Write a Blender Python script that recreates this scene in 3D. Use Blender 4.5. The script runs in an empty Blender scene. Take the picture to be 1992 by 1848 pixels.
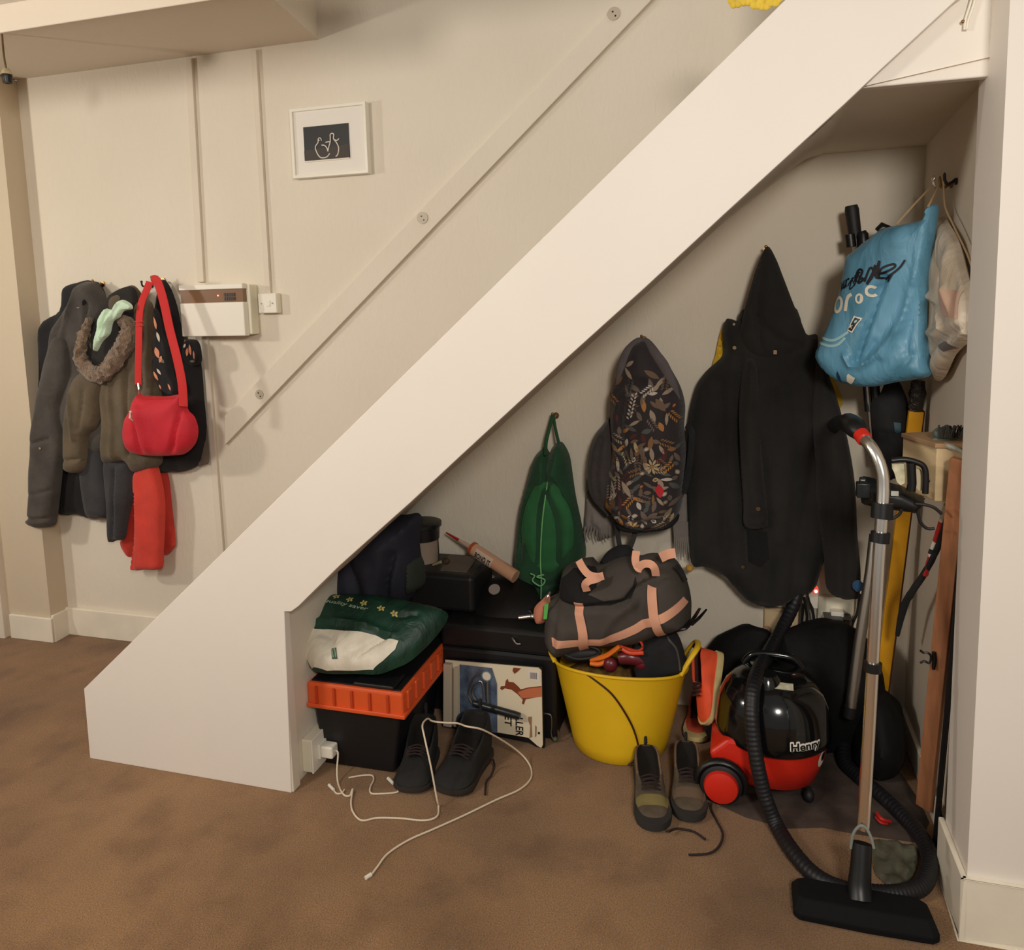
import bpy, bmesh, math, random
import numpy as np
from mathutils import Vector, Matrix, noise
from mathutils.geometry import delaunay_2d_cdt
random.seed(7)
C = bpy.context.scene.collection
PI = math.pi

# ---------------- camera frame (photo 1992 x 1848) ----------------
FW, FH, F, PX, PY, HC = 1992.0, 1848.0, 1540.0, 980.0, 772.0, 1.5
M = Matrix(((0.95848, 0.009597, -0.284998), (0.283936, -0.124627, 0.950709), (-0.026394, -0.992157, -0.122178)))
EYE = Vector((0, 0, HC))
def ray(px, py): return M @ Vector((px-PX, py-PY, F))
def at(px, py, Y):
    d = ray(px, py); return EYE + d*(Y/d.y)
def atx(px, py, X):
    d = ray(px, py); return EYE + d*(X/d.x)
def atz(px, py, Z=0.0):
    d = ray(px, py); return EYE + d*((Z-HC)/d.z)

# ---------------- materials ----------------
def s2l(c):
    c = c/255.0
    return c/12.92 if c <= 0.04045 else ((c+0.055)/1.055)**2.4
MATS = {}
def mat(name, col, rough=0.8, metal=0.0, var=None, bump=None, alpha=1.0, spec=0.5, emit=None, sheen=0.0, coat=0.0, stretch=None, trans=0.0):
    if name in MATS: return MATS[name]
    m = bpy.data.materials.new(name); m.use_nodes = True
    nt = m.node_tree; b = nt.nodes['Principled BSDF']
    rgb = [s2l(x) for x in col]+[1]
    b.inputs['Base Color'].default_value = rgb
    b.inputs['Roughness'].default_value = rough
    b.inputs['Metallic'].default_value = metal
    b.inputs['Specular IOR Level'].default_value = spec
    b.inputs['Coat Weight'].default_value = coat
    b.inputs['Sheen Weight'].default_value = sheen
    b.inputs['Transmission Weight'].default_value = trans
    if alpha < 1: b.inputs['Alpha'].default_value = alpha
    if emit:
        b.inputs['Emission Color'].default_value = [s2l(x) for x in emit[0]]+[1]
        b.inputs['Emission Strength'].default_value = emit[1]
    if var or bump:
        tc = nt.nodes.new('ShaderNodeTexCoord')
        src = tc.outputs['Object']
        if stretch:
            mp = nt.nodes.new('ShaderNodeMapping'); mp.inputs['Scale'].default_value = stretch
            nt.links.new(src, mp.inputs['Vector']); src = mp.outputs['Vector']
    if var:
        n = nt.nodes.new('ShaderNodeTexNoise'); n.inputs['Scale'].default_value = var[0]; n.inputs['Detail'].default_value = 5
        nt.links.new(src, n.inputs['Vector'])
        r = nt.nodes.new('ShaderNodeValToRGB')
        r.color_ramp.elements[0].position = 0.3; r.color_ramp.elements[1].position = 0.7
        lo = [x*(1-var[1]) for x in rgb[:3]]+[1]
        hi = ([s2l(x) for x in var[2]]+[1]) if len(var) > 2 else [min(1, x*(1+var[1])) for x in rgb[:3]]+[1]
        r.color_ramp.elements[0].color = lo; r.color_ramp.elements[1].color = hi
        nt.links.new(n.outputs['Fac'], r.inputs['Fac']); nt.links.new(r.outputs['Color'], b.inputs['Base Color'])
    if bump:
        n = nt.nodes.new('ShaderNodeTexNoise'); n.inputs['Scale'].default_value = bump[0]; n.inputs['Detail'].default_value = 4
        nt.links.new(src, n.inputs['Vector'])
        bp = nt.nodes.new('ShaderNodeBump'); bp.inputs['Strength'].default_value = bump[1]; bp.inputs['Distance'].default_value = bump[2] if len(bump) > 2 else 0.005
        nt.links.new(n.outputs['Fac'], bp.inputs['Height']); nt.links.new(bp.outputs['Normal'], b.inputs['Normal'])
    MATS[name] = m
    return m
def fab(name, col, amt=0.25, rough=0.95, sheen=0.15): return mat(name, col, rough, var=(14, amt), bump=(55, 0.5, 0.004), sheen=sheen)
def pla(name, col, rough=0.35, **k): return mat(name, col, rough, **k)

# ---------------- object helpers ----------------
ORG = {}
def tag(o, label=None, cat=None, group=None, kind=None):
    if label: o['label'] = label
    if cat: o['category'] = cat
    if group: o['group'] = group
    if kind: o['kind'] = kind
    return o
def thing(name, label, cat, loc, group=None):
    o = bpy.data.objects.new(name, None); C.objects.link(o); o.empty_display_size = 0.05
    o.location = loc; ORG[o] = Vector(loc)
    return tag(o, label, cat, group)

def catmull(P, n=6, closed=False):
    P = [Vector(p) for p in P]; L = len(P); out = []
    if L < 3: 
        return P
    rng = range(L if closed else L-1)
    for i in rng:
        if closed: a, b, c, d = P[i-1], P[i], P[(i+1) % L], P[(i+2) % L]
        else: a, b, c, d = P[max(i-1, 0)], P[i], P[i+1], P[min(i+2, L-1)]
        for k in range(n):
            t = k/n
            out.append(0.5*((2*b)+(c-a)*t+(2*a-5*b+4*c-d)*t*t+(3*b-a-3*c+d)*t**3))
    if not closed: out.append(P[-1])
    return out

class MB:
    def __init__(s): s.v = []; s.f = []; s.m = []
    def add(s, vs, fs, mi=0):
        o = len(s.v); s.v += [Vector(p) for p in vs]
        for f in fs: s.f.append([i+o for i in f]); s.m.append(mi)
        return s
    def box(s, lo, hi, mi=0, rot=None, piv=None):
        x0, y0, z0 = lo; x1, y1, z1 = hi
        vs = [Vector(p) for p in ((x0,y0,z0),(x1,y0,z0),(x1,y1,z0),(x0,y1,z0),(x0,y0,z1),(x1,y0,z1),(x1,y1,z1),(x0,y1,z1))]
        if rot is not None:
            pv = Vector(piv) if piv is not None else (Vector(lo)+Vector(hi))/2
            vs = [rot @ (p-pv)+pv for p in vs]
        return s.add(vs, [(0,3,2,1),(4,5,6,7),(0,1,5,4),(1,2,6,5),(2,3,7,6),(3,0,4,7)], mi)
    def quad(s, a, b, c, d, mi=0): return s.add([a, b, c, d], [(0,1,2,3)], mi)
    def prism(s, pts, vec, mi=0, mi2=None):
        n = len(pts); pts = [Vector(p) for p in pts]; vec = Vector(vec)
        s.add(pts+[p+vec for p in pts], [tuple(range(n)), tuple(range(2*n-1, n-1, -1))], mi)
        o = len(s.v)-2*n
        for i in range(n):
            s.f.append([o+i, o+(i+1) % n, o+n+(i+1) % n, o+n+i]); s.m.append(mi if mi2 is None else mi2)
        return s
    def tube(s, P, r, seg=10, mi=0, cap=True, smooth=0, flat=None, closed=False):
        P = [Vector(p) for p in P]
        if smooth and len(P) > 2:
            if isinstance(r, (list, tuple)):
                rr = []
                L = len(P)
                for i in range(L-1):
                    for k in range(smooth): rr.append(r[i]+(r[i+1]-r[i])*k/smooth)
                rr.append(r[-1]); r = rr
            P = catmull(P, smooth, closed)
        n = len(P)
        if not isinstance(r, (list, tuple)): r = [r]*n
        T = []
        for i in range(n):
            a = P[i-1] if (i > 0 or closed) else P[i]; b = P[(i+1) % n] if (i < n-1 or closed) else P[i]
            t = b-a
            T.append(t.normalized() if t.length > 1e-9 else Vector((0,0,1)))
        up = Vector((0,0,1)) if abs(T[0].z) < 0.9 else Vector((1,0,0))
        if flat is not None: up = Vector(flat[0])
        N = (up-T[0]*up.dot(T[0])).normalized(); vs = []
        for i in range(n):
            if flat is not None: N = Vector(flat[0])
            N = N-T[i]*N.dot(T[i])
            N = N.normalized() if N.length > 1e-6 else Vector((1,0,0))
            B = T[i].cross(N)
            for k in range(seg):
                a = 2*PI*k/seg
                fn = flat[1] if flat is not None else 1.0
                vs.append(P[i]+(N*math.cos(a)*fn+B*math.sin(a))*r[i])
        fs = []
        for i in range(n if closed else n-1):
            for k in range(seg):
                j = (i+1) % n
                fs.append((i*seg+k, i*seg+(k+1) % seg, j*seg+(k+1) % seg, j*seg+k))
        if cap and not closed:
            fs.append(tuple(range(seg-1, -1, -1))); fs.append(tuple((n-1)*seg+k for k in range(seg)))
        return s.add(vs, fs, mi)
    def lathe(s, prof, cen, seg=40, mi=0, axis=None, mis=None, sx=1.0, sy=1.0):
        # prof: (radius, height) list ; axis: Vector direction (default z)
        cen = Vector(cen); ax = Vector(axis).normalized() if axis is not None else Vector((0,0,1))
        Q = Vector((0,0,1)).rotation_difference(ax)
        vs = []
        for r, h in prof:
            for k in range(seg):
                a = 2*PI*k/seg
                vs.append(cen+Q @ Vector((r*math.cos(a)*sx, r*math.sin(a)*sy, h)))
        o = len(s.v); s.v += vs
        for i in range(len(prof)-1):
            for k in range(seg):
                s.f.append([o+i*seg+k, o+i*seg+(k+1) % seg, o+(i+1)*seg+(k+1) % seg, o+(i+1)*seg+k])
                s.m.append(mis[i] if mis else mi)
        return s
    def cyl(s, a, b, r, seg=20, mi=0, r2=None):
        a = Vector(a); b = Vector(b); L = (b-a).length
        r2 = r if r2 is None else r2
        return s.lathe([(0.0001, 0), (r, 0), (r2, L), (0.0001, L)], a, seg, mi, b-a)
    def ball(s, c, r, mi=0, seg=16, sc=(1,1,1)):
        prof = [(max(0.0001, math.sin(PI*i/10)), -math.cos(PI*i/10)) for i in range(11)]
        o = len(s.v); s.lathe(prof, (0,0,0), seg, mi)
        for i in range(o, len(s.v)): s.v[i] = Vector(c)+Vector((s.v[i].x*sc[0], s.v[i].y*sc[1], s.v[i].z*sc[2]))*r
        return s
    def rough_up(s, amp, scale, seed=0, frm=0):
        for i in range(frm, len(s.v)):
            p = s.v[i]; q = p*scale+Vector((seed, seed*2.3, 0))
            s.v[i] = p+noise.noise_vector(q)*amp
        return s
    def build(s, name, mats, parent=None, smooth=True, bevel=0, sub=0, ang=40, label=None, cat=None, group=None, kind=None, dbl=True):
        if not isinstance(mats, (list, tuple)): mats = [mats]
        if parent is not None: org = ORG[parent]
        else:
            xs = [p.x for p in s.v]; ys = [p.y for p in s.v]; zs = [p.z for p in s.v]
            org = Vector(((min(xs)+max(xs))/2, (min(ys)+max(ys))/2, min(zs)))
        me = bpy.data.meshes.new(name)
        me.from_pydata([p-org for p in s.v], [], s.f)
        for m in mats: me.materials.append(m)
        for i, p in enumerate(me.polygons): p.material_index = s.m[i]
        bm = bmesh.new(); bm.from_mesh(me)
        if dbl: bmesh.ops.remove_doubles(bm, verts=bm.verts, dist=2e-5)
        bmesh.ops.recalc_face_normals(bm, faces=bm.faces)
        for f in bm.faces: f.smooth = smooth
        bm.to_mesh(me); bm.free()
        if smooth: me.set_sharp_from_angle(angle=math.radians(ang))
        o = bpy.data.objects.new(name, me); C.objects.link(o)
        if parent is not None: o.parent = parent
        else: o.location = org
        ORG[o] = org
        if bevel:
            b = o.modifiers.new('b', 'BEVEL'); b.width = bevel; b.segments = 3; b.limit_method = 'ANGLE'; b.angle_limit = math.radians(35)
        if sub:
            b = o.modifiers.new('s', 'SUBSURF'); b.levels = sub; b.render_levels = sub
        return tag(o, label, cat, group, kind)

# ---------------- planes and padded cloth shapes ----------------
class Pl:
    def __init__(s, O, U=(1,0,0), V=(0,0,1)):
        s.O = Vector(O); s.U = Vector(U).normalized(); s.V = Vector(V).normalized(); s.N = s.U.cross(s.V).normalized()
        s.V = s.N.cross(s.U).normalized()
    def uv(s, px, py):
        d = ray(px, py); t = (s.O-EYE).dot(s.N)/d.dot(s.N); p = EYE+d*t-s.O
        return (p.dot(s.U), p.dot(s.V))
    def pt(s, u, v, h=0): return s.O+s.U*u+s.V*v+s.N*h
def YP(y): return Pl((0, y, 0))
def segdist(P, A, B):
    # P (n,2), A,B (m,2) -> (n,) min distance
    d = B-A; L = (d**2).sum(1)+1e-12
    out = np.full(len(P), 1e9)
    for i in range(len(A)):
        w = P-A[i]; t = np.clip((w@d[i])/L[i], 0, 1)
        out = np.minimum(out, np.hypot(*(w-t[:, None]*d[i]).T))
    return out
def inside(P, poly):
    x, y = P[:, 0], P[:, 1]; r = np.zeros(len(P), bool); n = len(poly)
    for i in range(n):
        x0, y0 = poly[i]; x1, y1 = poly[(i+1) % n]
        if y0 == y1: continue
        c = ((y0 > y) != (y1 > y)) & (x < (x1-x0)*(y-y0)/(y1-y0)+x0)
        r ^= c
    return r
class Puff:
    """padded cloth body lying against plane pl: outline traced at its real place on that plane"""
    def __init__(s, pl, outline, T=0.04, edge=None, step=0.008, back=0.01, creases=(), wob=0.0, wsc=12.0, smooth=True, uv=False, seed=0, waves=None):
        s.pl = pl; s.T = T; s.edge = edge or T*1.3; s.step = step; s.back = back; s.wob = wob; s.wsc = wsc; s.seed = seed; s.waves = waves
        o = [Vector((*q, 0)) for q in (outline if uv else [pl.uv(*p) for p in outline])]
        if smooth: o = catmull(o, 4, True)
        # resample
        pts = []; n = len(o)
        for i in range(n):
            a, b = o[i], o[(i+1) % n]; L = (b-a).length; k = max(1, int(round(L/step)))
            for j in range(k): pts.append(a+(b-a)*(j/k))
        q = [pts[0]]
        for p in pts[1:]:
            if (p-q[-1]).length > step*0.45: q.append(p)
        s.poly = np.array([(p.x, p.y) for p in q])
        s.A = s.poly; s.B = np.roll(s.poly, -1, 0)
        s.cr = []
        for c in creases:
            pp = catmull([Vector((*(p if uv else pl.uv(*p)), 0)) for p in c[0]], 4) if len(c[0]) > 2 else [Vector((*(p if uv else pl.uv(*p)), 0)) for p in c[0]]
            a = np.array([(p.x, p.y) for p in pp]); s.cr.append((a[:-1], a[1:], max(c[1], step*1.2), c[2]))
    def h(s, P):
        P = np.asarray(P, float).reshape(-1, 2)
        d = segdist(P, s.A, s.B); d[~inside(P, s.poly)] = 0
        t = np.clip(d/s.edge, 0, 1); f = np.sqrt(np.maximum(0, 1-(1-t)**2)); h = s.T*f
        for a, b, w, dp in s.cr:
            h = h+dp*np.exp(-(segdist(P, a, b)/w)**2)*np.minimum(1, t*2)
        if s.wob:
            h = h+np.array([noise.noise(Vector((p[0]*s.wsc+s.seed, p[1]*s.wsc*0.5, s.seed*1.7))) for p in P])*s.wob*np.minimum(1, t*1.5)
        if s.waves:
            fr, amp, ph, tilt = s.waves
            h = h+amp*np.sin((P[:, 0]+tilt*P[:, 1])*fr+ph+1.2*np.sin(P[:, 1]*5))*np.minimum(1, t*1.5)
        return np.maximum(h, 0.0)
    def mesh(s, mb, mi=0):
        st = s.step; lo = s.poly.min(0); hi = s.poly.max(0); g = []
        j = 0; y = lo[1]
        while y < hi[1]:
            x = lo[0]+(st/2 if j % 2 else 0)
            while x < hi[0]: g.append((x, y)); x += st
            y += st*0.87; j += 1
        g = np.array(g); g = g[inside(g, s.poly)]
        if len(g): g = g[segdist(g, s.A, s.B) > st*0.55]
        nb = len(s.poly); allp = np.vstack([s.poly, g]) if len(g) else s.poly
        r = delaunay_2d_cdt([Vector((float(p[0]), float(p[1]))) for p in allp], [(i, (i+1) % nb) for i in range(nb)], [], 1, 1e-6)
        V = np.array([(v.x, v.y) for v in r[0]]); fs = [list(f) for f in r[2]]
        H = s.h(V); d = segdist(V, s.A, s.B)
        n = len(V)
        front = [s.pl.pt(V[i][0], V[i][1], H[i] if d[i] > 1e-5 else 0) for i in range(n)]
        backv = [s.pl.pt(V[i][0], V[i][1], -s.back*min(1, d[i]/0.02)) for i in range(n)]
        mb.add(front+backv, fs+[[i+n for i in reversed(f)] for f in fs], mi)
        return mb
    def pt(s, u, v, off=0.0015): return s.pl.pt(u, v, float(s.h([(u, v)])[0])+off)
    def on(s, px, py, off=0.0015): u, v = s.pl.uv(px, py); return s.pt(u, v, off)
    def strip(s, mb, path, w, mi, off=0.002, sub=8, th=0.0):
        """flat printed/sewn band following the surface; path px, w metres"""
        p = catmull([Vector((*s.pl.uv(*q), 0)) for q in path], sub) if len(path) > 2 else [Vector((*s.pl.uv(*path[0]), 0)).lerp(Vector((*s.pl.uv(*path[1]), 0)), k/sub) for k in range(sub+1)]
        rows = []
        for i, q in enumerate(p):
            t = (p[min(i+1, len(p)-1)]-p[max(i-1, 0)]).normalized(); nn = Vector((-t.y, t.x, 0))
            rows.append([q+nn*(w*(k/4-0.5)) for k in range(5)])
        H = s.h([(q.x, q.y) for r in rows for q in r])
        vs = [s.pl.pt(q.x, q.y, H[i]+off) for i, q in enumerate([q for r in rows for q in r])]
        fs = [(a*5+k, a*5+k+1, a*5+k+6, a*5+k+5) for a in range(len(rows)-1) for k in range(4)]
        mb.add(vs, fs, mi)
    def leaf(s, mb, cx, cy, L, W, ang, mi, off=0.0014, seg=5):
        cu, cv = s.pl.uv(cx, cy); ca, sa = math.cos(ang), math.sin(ang); pts = []
        for k in range(seg+1):
            t = k/seg; x = (t-0.5)*L; w = W*0.5*math.sin(PI*min(1, t*0.96+0.02))**0.8
            for q in (-w, 0, w): pts.append((cu+x*ca-q*sa, cv+x*sa+q*ca))
        H = s.h(pts)
        vs = [s.pl.pt(p[0], p[1], H[i]+off) for i, p in enumerate(pts)]
        fs = [(a*3+k, a*3+k+1, a*3+k+4, a*3+k+3) for a in range(seg) for k in (0, 1)]
        mb.add(vs, fs, mi)
    def patch(s, mb, pts, mi, off=0.0016, step=0.006):
        q = Puff(s.pl, [s.pl.uv(*p) for p in pts], 0.001, step=step, uv=True, smooth=False)
        nb = len(q.poly); lo = q.poly.min(0); hi = q.poly.max(0); g = []
        y = lo[1]
        while y < hi[1]:
            x = lo[0]
            while x < hi[0]: g.append((x, y)); x += step
            y += step
        g = np.array(g).reshape(-1, 2); 
        if len(g): g = g[inside(g, q.poly)]
        if len(g): g = g[segdist(g, q.A, q.B) > step*0.5]
        allp = np.vstack([q.poly, g]) if len(g) else q.poly
        r = delaunay_2d_cdt([Vector((float(p[0]), float(p[1]))) for p in allp], [(i, (i+1) % nb) for i in range(nb)], [], 1, 1e-6)
        V = [(v.x, v.y) for v in r[0]]; H = s.h(V)
        mb.add([s.pl.pt(V[i][0], V[i][1], H[i]+off) for i in range(len(V))], [list(f) for f in r[2]], mi)

def text_flat(txt, bold=0.0, shear=0.0, sp=1.0):
    cu = bpy.data.curves.new('t', 'FONT'); cu.body = txt; cu.offset = bold; cu.shear = shear; cu.space_character = sp; cu.resolution_u = 4
    o = bpy.data.objects.new('t', cu); C.objects.link(o)
    bpy.context.view_layer.update()
    me = o.to_mesh(); vs = [v.co.copy() for v in me.vertices]; fs = [list(p.vertices) for p in me.polygons]
    o.to_mesh_clear(); bpy.data.objects.remove(o); bpy.data.curves.remove(cu)
    return vs, fs
def text_map(mb, txt, fn, w, h, mi, bold=0.0, shear=0.0, sp=1.0):
    """fn(a,b) maps text box coords (0..w,0..h) to world"""
    vs, fs = text_flat(txt, bold, shear, sp)
    x0 = min(v.x for v in vs); x1 = max(v.x for v in vs); y0 = min(v.y for v in vs); y1 = max(v.y for v in vs)
    mb.add([fn((v.x-x0)/(x1-x0)*w, (v.y-y0)/(y1-y0)*h) for v in vs], fs, mi)

# ---------------- common colours ----------------
WHITE = (233, 226, 214)
m_wall = mat('wall paint', (220, 209, 192), 0.9, var=(3.0, 0.04), bump=(30, 0.25, 0.004))
m_wallw = mat('white gloss paint', (236, 228, 218), 0.55, var=(2.0, 0.02), bump=(20, 0.05, 0.003))
m_trimw = mat('skirting paint', (235, 226, 208), 0.45, var=(8, 0.05), bump=(60, 0.1, 0.003))
m_ceil = mat('ceiling paint', (220, 208, 190), 0.95, bump=(60, 0.2, 0.003))
m_black = mat('black cloth', (30, 30, 32), 0.95, var=(20, 0.3), bump=(60, 0.4, 0.003))
m_blkpl = pla('black plastic', (16, 17, 19), 0.4)
m_blkrub = pla('black rubber', (22, 22, 25), 0.6, bump=(80, 0.2, 0.002))
m_white = pla('white plastic', (235, 230, 216), 0.35)
m_cream = pla('cream plastic', (232, 226, 205), 0.4)
m_chrome = mat('chrome', (248, 244, 236), 0.22, 1.0)
m_steel = mat('dull steel', (165, 158, 148), 0.4, 1.0)
m_brass = mat('brass', (160, 125, 80), 0.35, 1.0)
m_yel = mat('yellow plastic', (235, 190, 30), 0.45, var=(6, 0.06))
# ================= SETTING =================
YW, YS, XR = 2.82, 1.992, 0.514
def carpet():
    m = bpy.data.materials.new('carpet'); m.use_nodes = True; nt = m.node_tree; b = nt.nodes['Principled BSDF']
    b.inputs['Roughness'].default_value = 1.0; b.inputs['Sheen Weight'].default_value = 0.2; b.inputs['Specular IOR Level'].default_value = 0.1
    tc = nt.nodes.new('ShaderNodeTexCoord')
    def nz(sc, det=5):
        n = nt.nodes.new('ShaderNodeTexNoise'); n.inputs['Scale'].default_value = sc; n.inputs['Detail'].default_value = det
        nt.links.new(tc.outputs['Object'], n.inputs['Vector']); return n
    def ramp(n, p0, c0, p1, c1):
        r = nt.nodes.new('ShaderNodeValToRGB'); r.color_ramp.elements[0].position = p0; r.color_ramp.elements[1].position = p1
        r.color_ramp.elements[0].color = [s2l(x) for x in c0]+[1]; r.color_ramp.elements[1].color = [s2l(x) for x in c1]+[1]
        nt.links.new(n.outputs['Fac'], r.inputs['Fac']); return r
    r1 = ramp(nz(260, 3), 0.3, (126, 92, 58), 0.7, (170, 130, 88))
    r2 = ramp(nz(2.2, 4), 0.30, (185, 178, 172), 0.60, (255, 255, 255))
    r3 = ramp(nz(7, 6), 0.30, (200, 192, 186), 0.52, (255, 255, 255))
    mx = nt.nodes.new('ShaderNodeMix'); mx.data_type = 'RGBA'; mx.blend_type = 'MULTIPLY'; mx.inputs[0].default_value = 0.75
    nt.links.new(r1.outputs['Color'], mx.inputs[6]); nt.links.new(r2.outputs['Color'], mx.inputs[7])
    mx2 = nt.nodes.new('ShaderNodeMix'); mx2.data_type = 'RGBA'; mx2.blend_type = 'MULTIPLY'; mx2.inputs[0].default_value = 0.6
    nt.links.new(mx.outputs[2], mx2.inputs[6]); nt.links.new(r3.outputs['Color'], mx2.inputs[7])
    nt.links.new(mx2.outputs[2], b.inputs['Base Color'])
    bp = nt.nodes.new('ShaderNodeBump'); bp.inputs['Strength'].default_value = 0.9; bp.inputs['Distance'].default_value = 0.006
    nt.links.new(nz(220, 3).outputs['Fac'], bp.inputs['Height']); nt.links.new(bp.outputs['Normal'], b.inputs['Normal'])
    return m
def plaster():
    m = bpy.data.materials.new('brushed plaster'); m.use_nodes = True; nt = m.node_tree; b = nt.nodes['Principled BSDF']
    b.inputs['Base Color'].default_value = [s2l(x) for x in (214, 200, 178)]+[1]; b.inputs['Roughness'].default_value = 0.85
    tc = nt.nodes.new('ShaderNodeTexCoord'); mp = nt.nodes.new('ShaderNodeMapping'); mp.inputs['Scale'].default_value = (9, 9, 3.5); mp.inputs['Rotation'].default_value = (0, 0.45, 0)
    n = nt.nodes.new('ShaderNodeTexNoise'); n.inputs['Scale'].default_value = 4.0; n.inputs['Detail'].default_value = 4; n.inputs['Distortion'].default_value = 1.2
    nt.links.new(tc.outputs['Object'], mp.inputs['Vector']); nt.links.new(mp.outputs['Vector'], n.inputs['Vector'])
    bp = nt.nodes.new('ShaderNodeBump'); bp.inputs['Strength'].default_value = 0.35; bp.inputs['Distance'].default_value = 0.006
    nt.links.new(n.outputs['Fac'], bp.inputs['Height']); nt.links.new(bp.outputs['Normal'], b.inputs['Normal'])
    n2 = nt.nodes.new('ShaderNodeTexNoise'); n2.inputs['Scale'].default_value = 1.6; nt.links.new(tc.outputs['Object'], n2.inputs['Vector'])
    r = nt.nodes.new('ShaderNodeValToRGB'); r.color_ramp.elements[0].color = [s2l(x) for x in (214, 203, 184)]+[1]; r.color_ramp.elements[1].color = [s2l(x) for x in (230, 221, 205)]+[1]
    nt.links.new(n2.outputs['Fac'], r.inputs['Fac']); nt.links.new(r.outputs['Color'], b.inputs['Base Color'])
    return m
m_pl = plaster()
ST = dict(kind='structure')
MB().box((-4.6, -2.5, -0.05), (2.6, 3.0, 0)).build('floor', carpet(), smooth=False, **ST)
MB().box((-3.0, YW, 0), (XR+0.2, YW+0.1, 4.2)).build('wall_back', m_pl, smooth=False, **ST)
# pier and door opening at the far left
MB().box((-3.25, 2.72, 0), (-3.0, 2.92, 2.49)).build('wall_left', mat('pier shaded paint', (206, 190, 166), .9, bump=(30, .25, .004)), smooth=False, **ST)  # wall colour darkened here to stand in for shade on the pier
dj = at(19, 700, 2.72).x
MB().box((-4.4, 2.72, 2.06), (-3.25, 2.92, 2.49)).build('wall_left_upper', m_wall, smooth=False, **ST)
MB().box((-4.4, 2.715, 0.0), (-3.36, 2.745, 2.02)).build('door_1', mat('grey door paint', (120, 118, 116), 0.6), smooth=False, bevel=0.003, **ST)
MB().box((-3.36, 2.69, 0), (-3.25, 2.73, 2.06)).box((-4.4, 2.69, 2.0), (-3.36, 2.73, 2.06)).build('trim_1', m_wall, smooth=False, bevel=0.004, **ST)
MB().prism([(-3.23, 2.705, 0), (-3.0+0.015, 2.705, 0), (-3.0+0.015, 2.705, 0.115), (-3.23, 2.705, 0.115)], (0, 0.015, 0)).box((-3.0, 2.72, 0), (-2.985, 2.805, 0.125)).build('baseboard_left', m_trimw, smooth=False, bevel=0.004, **ST)
MB().box((-3.0, 2.80, 0), (-1.4, YW, 0.13)).build('baseboard_back', m_trimw, smooth=False, bevel=0.004, **ST)
# right wall: nib facing the room, shallow reveal, recess side wall
MB().box((XR, 1.9, 0), (2.4, 2.1, 4.2)).build('wall_front_right', m_wallw, smooth=False, **ST)
MB().box((0.55, 2.1, 0), (0.75, YW+0.1, 4.2)).build('wall_right', m_wall, smooth=False, **ST)
MB().box((XR-0.014, 1.886, 0), (XR+0.0, 2.115, 0.155)).box((XR-0.014, 1.886, 0), (2.4, 1.9, 0.155)).build('baseboard_right', m_trimw, smooth=False, bevel=0.004, **ST)
MB().box((0.536, 2.115, 0), (0.55, YW, 0.09)).build('baseboard_recess', m_trimw, smooth=False, bevel=0.003, **ST)

# stair side panel (white stringer wall)
def ztop(x): return 0.247+(x+2.085)*0.8765
BP = [(at(*q, YS).x, at(*q, YS).z) for q in ((553,1190),(566,1190),(580,1180),(600,1160),(661,1100),(800,976),(900,883),(1101,698),(1254,560),(1405,420),(1640,205),(1716,133),(1860,0))]+[(XR+0.03, 2.185)]
pts = [(-2.089, 0), (-2.087, 0.247), (XR+0.03, ztop(XR+0.03)), (XR+0.03, 2.185)]+BP[::-1][1:]+[(-1.318, 0)]
sp = MB()
sp.prism([(x, YS, z) for x, z in pts], (0, 0.03, 0))
sp.build('wall_staircase', m_wallw, smooth=False, bevel=0.002, **ST)
MB().box((-1.348, YS+0.03, 0), (-1.326, YW, 0.60)).build('wall_stair_end', m_wall, smooth=False, **ST)
MB().box((-1.326, YS+0.004, 0.0), (-1.312, YS+0.045, 0.585)).build('trim_2', m_trimw, smooth=False, bevel=0.003, **ST)
# soffit under the stairs + flat ceiling piece + bulkhead above
def zb(x):
    for (a, b), (c, d) in zip(BP, BP[1:]):
        if a <= x <= c: return b+(d-b)*(x-a)/(c-a)
    return BP[-1][1]
sf = MB(); xs = [q[0] for q in BP[:11]]
prof = []
for x in xs: prof.append((x, min(1.932, zb(x)+0.066)))
xc = 0.20
for q in [p for p in prof if p[0] < 0.2]+[(0.16, 1.90), (0.2, 1.925), (0.25, 1.937), (0.56, 1.94)]: sf.v += [Vector((q[0], YS+0.03, q[1]+(0.0 if q[0] < 0.1 else (q[0]-0.1)*0.0))), Vector((q[0], YW, q[1]))]
n = len(sf.v)//2
# front row climbs to the bulkhead line on the right
for i in range(n):
    p = sf.v[2*i]
    p.z = zb(p.x)+.004 if p.x < -0.05 else max(p.z-.05, min(zb(min(p.x, 0.30))-0.002, 1.985))
sf.v[2*(n-1)].z = 2.0; sf.v[2*(n-2)].z = 1.955
for i in range(n-1): sf.f.append([2*i, 2*i+2, 2*i+3, 2*i+1]); sf.m.append(0)
sf.build('ceiling_under_stairs', m_wall, smooth=True, ang=60, **ST)
MB().box((0.16, 2.03, 1.955), (0.56, 2.06, 2.75)).build('wall_bulkhead', m_wallw, smooth=False, bevel=0.004, **ST)
# steps behind the panel
st = MB()
for i in range(12):
    x = -2.04+0.2165*i; z = 0.19*(i+1)+0.062
    if x+0.22 > XR: break
    st.box((x-0.02, YS+0.03, z-0.02), (x+0.2165, YW, z)); st.box((x, YS+0.03, z-0.19 if i else 0), (x+0.018, YW, z-0.02))
st.build('floor_stair_steps', carpet(), smooth=False, **ST)
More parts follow.
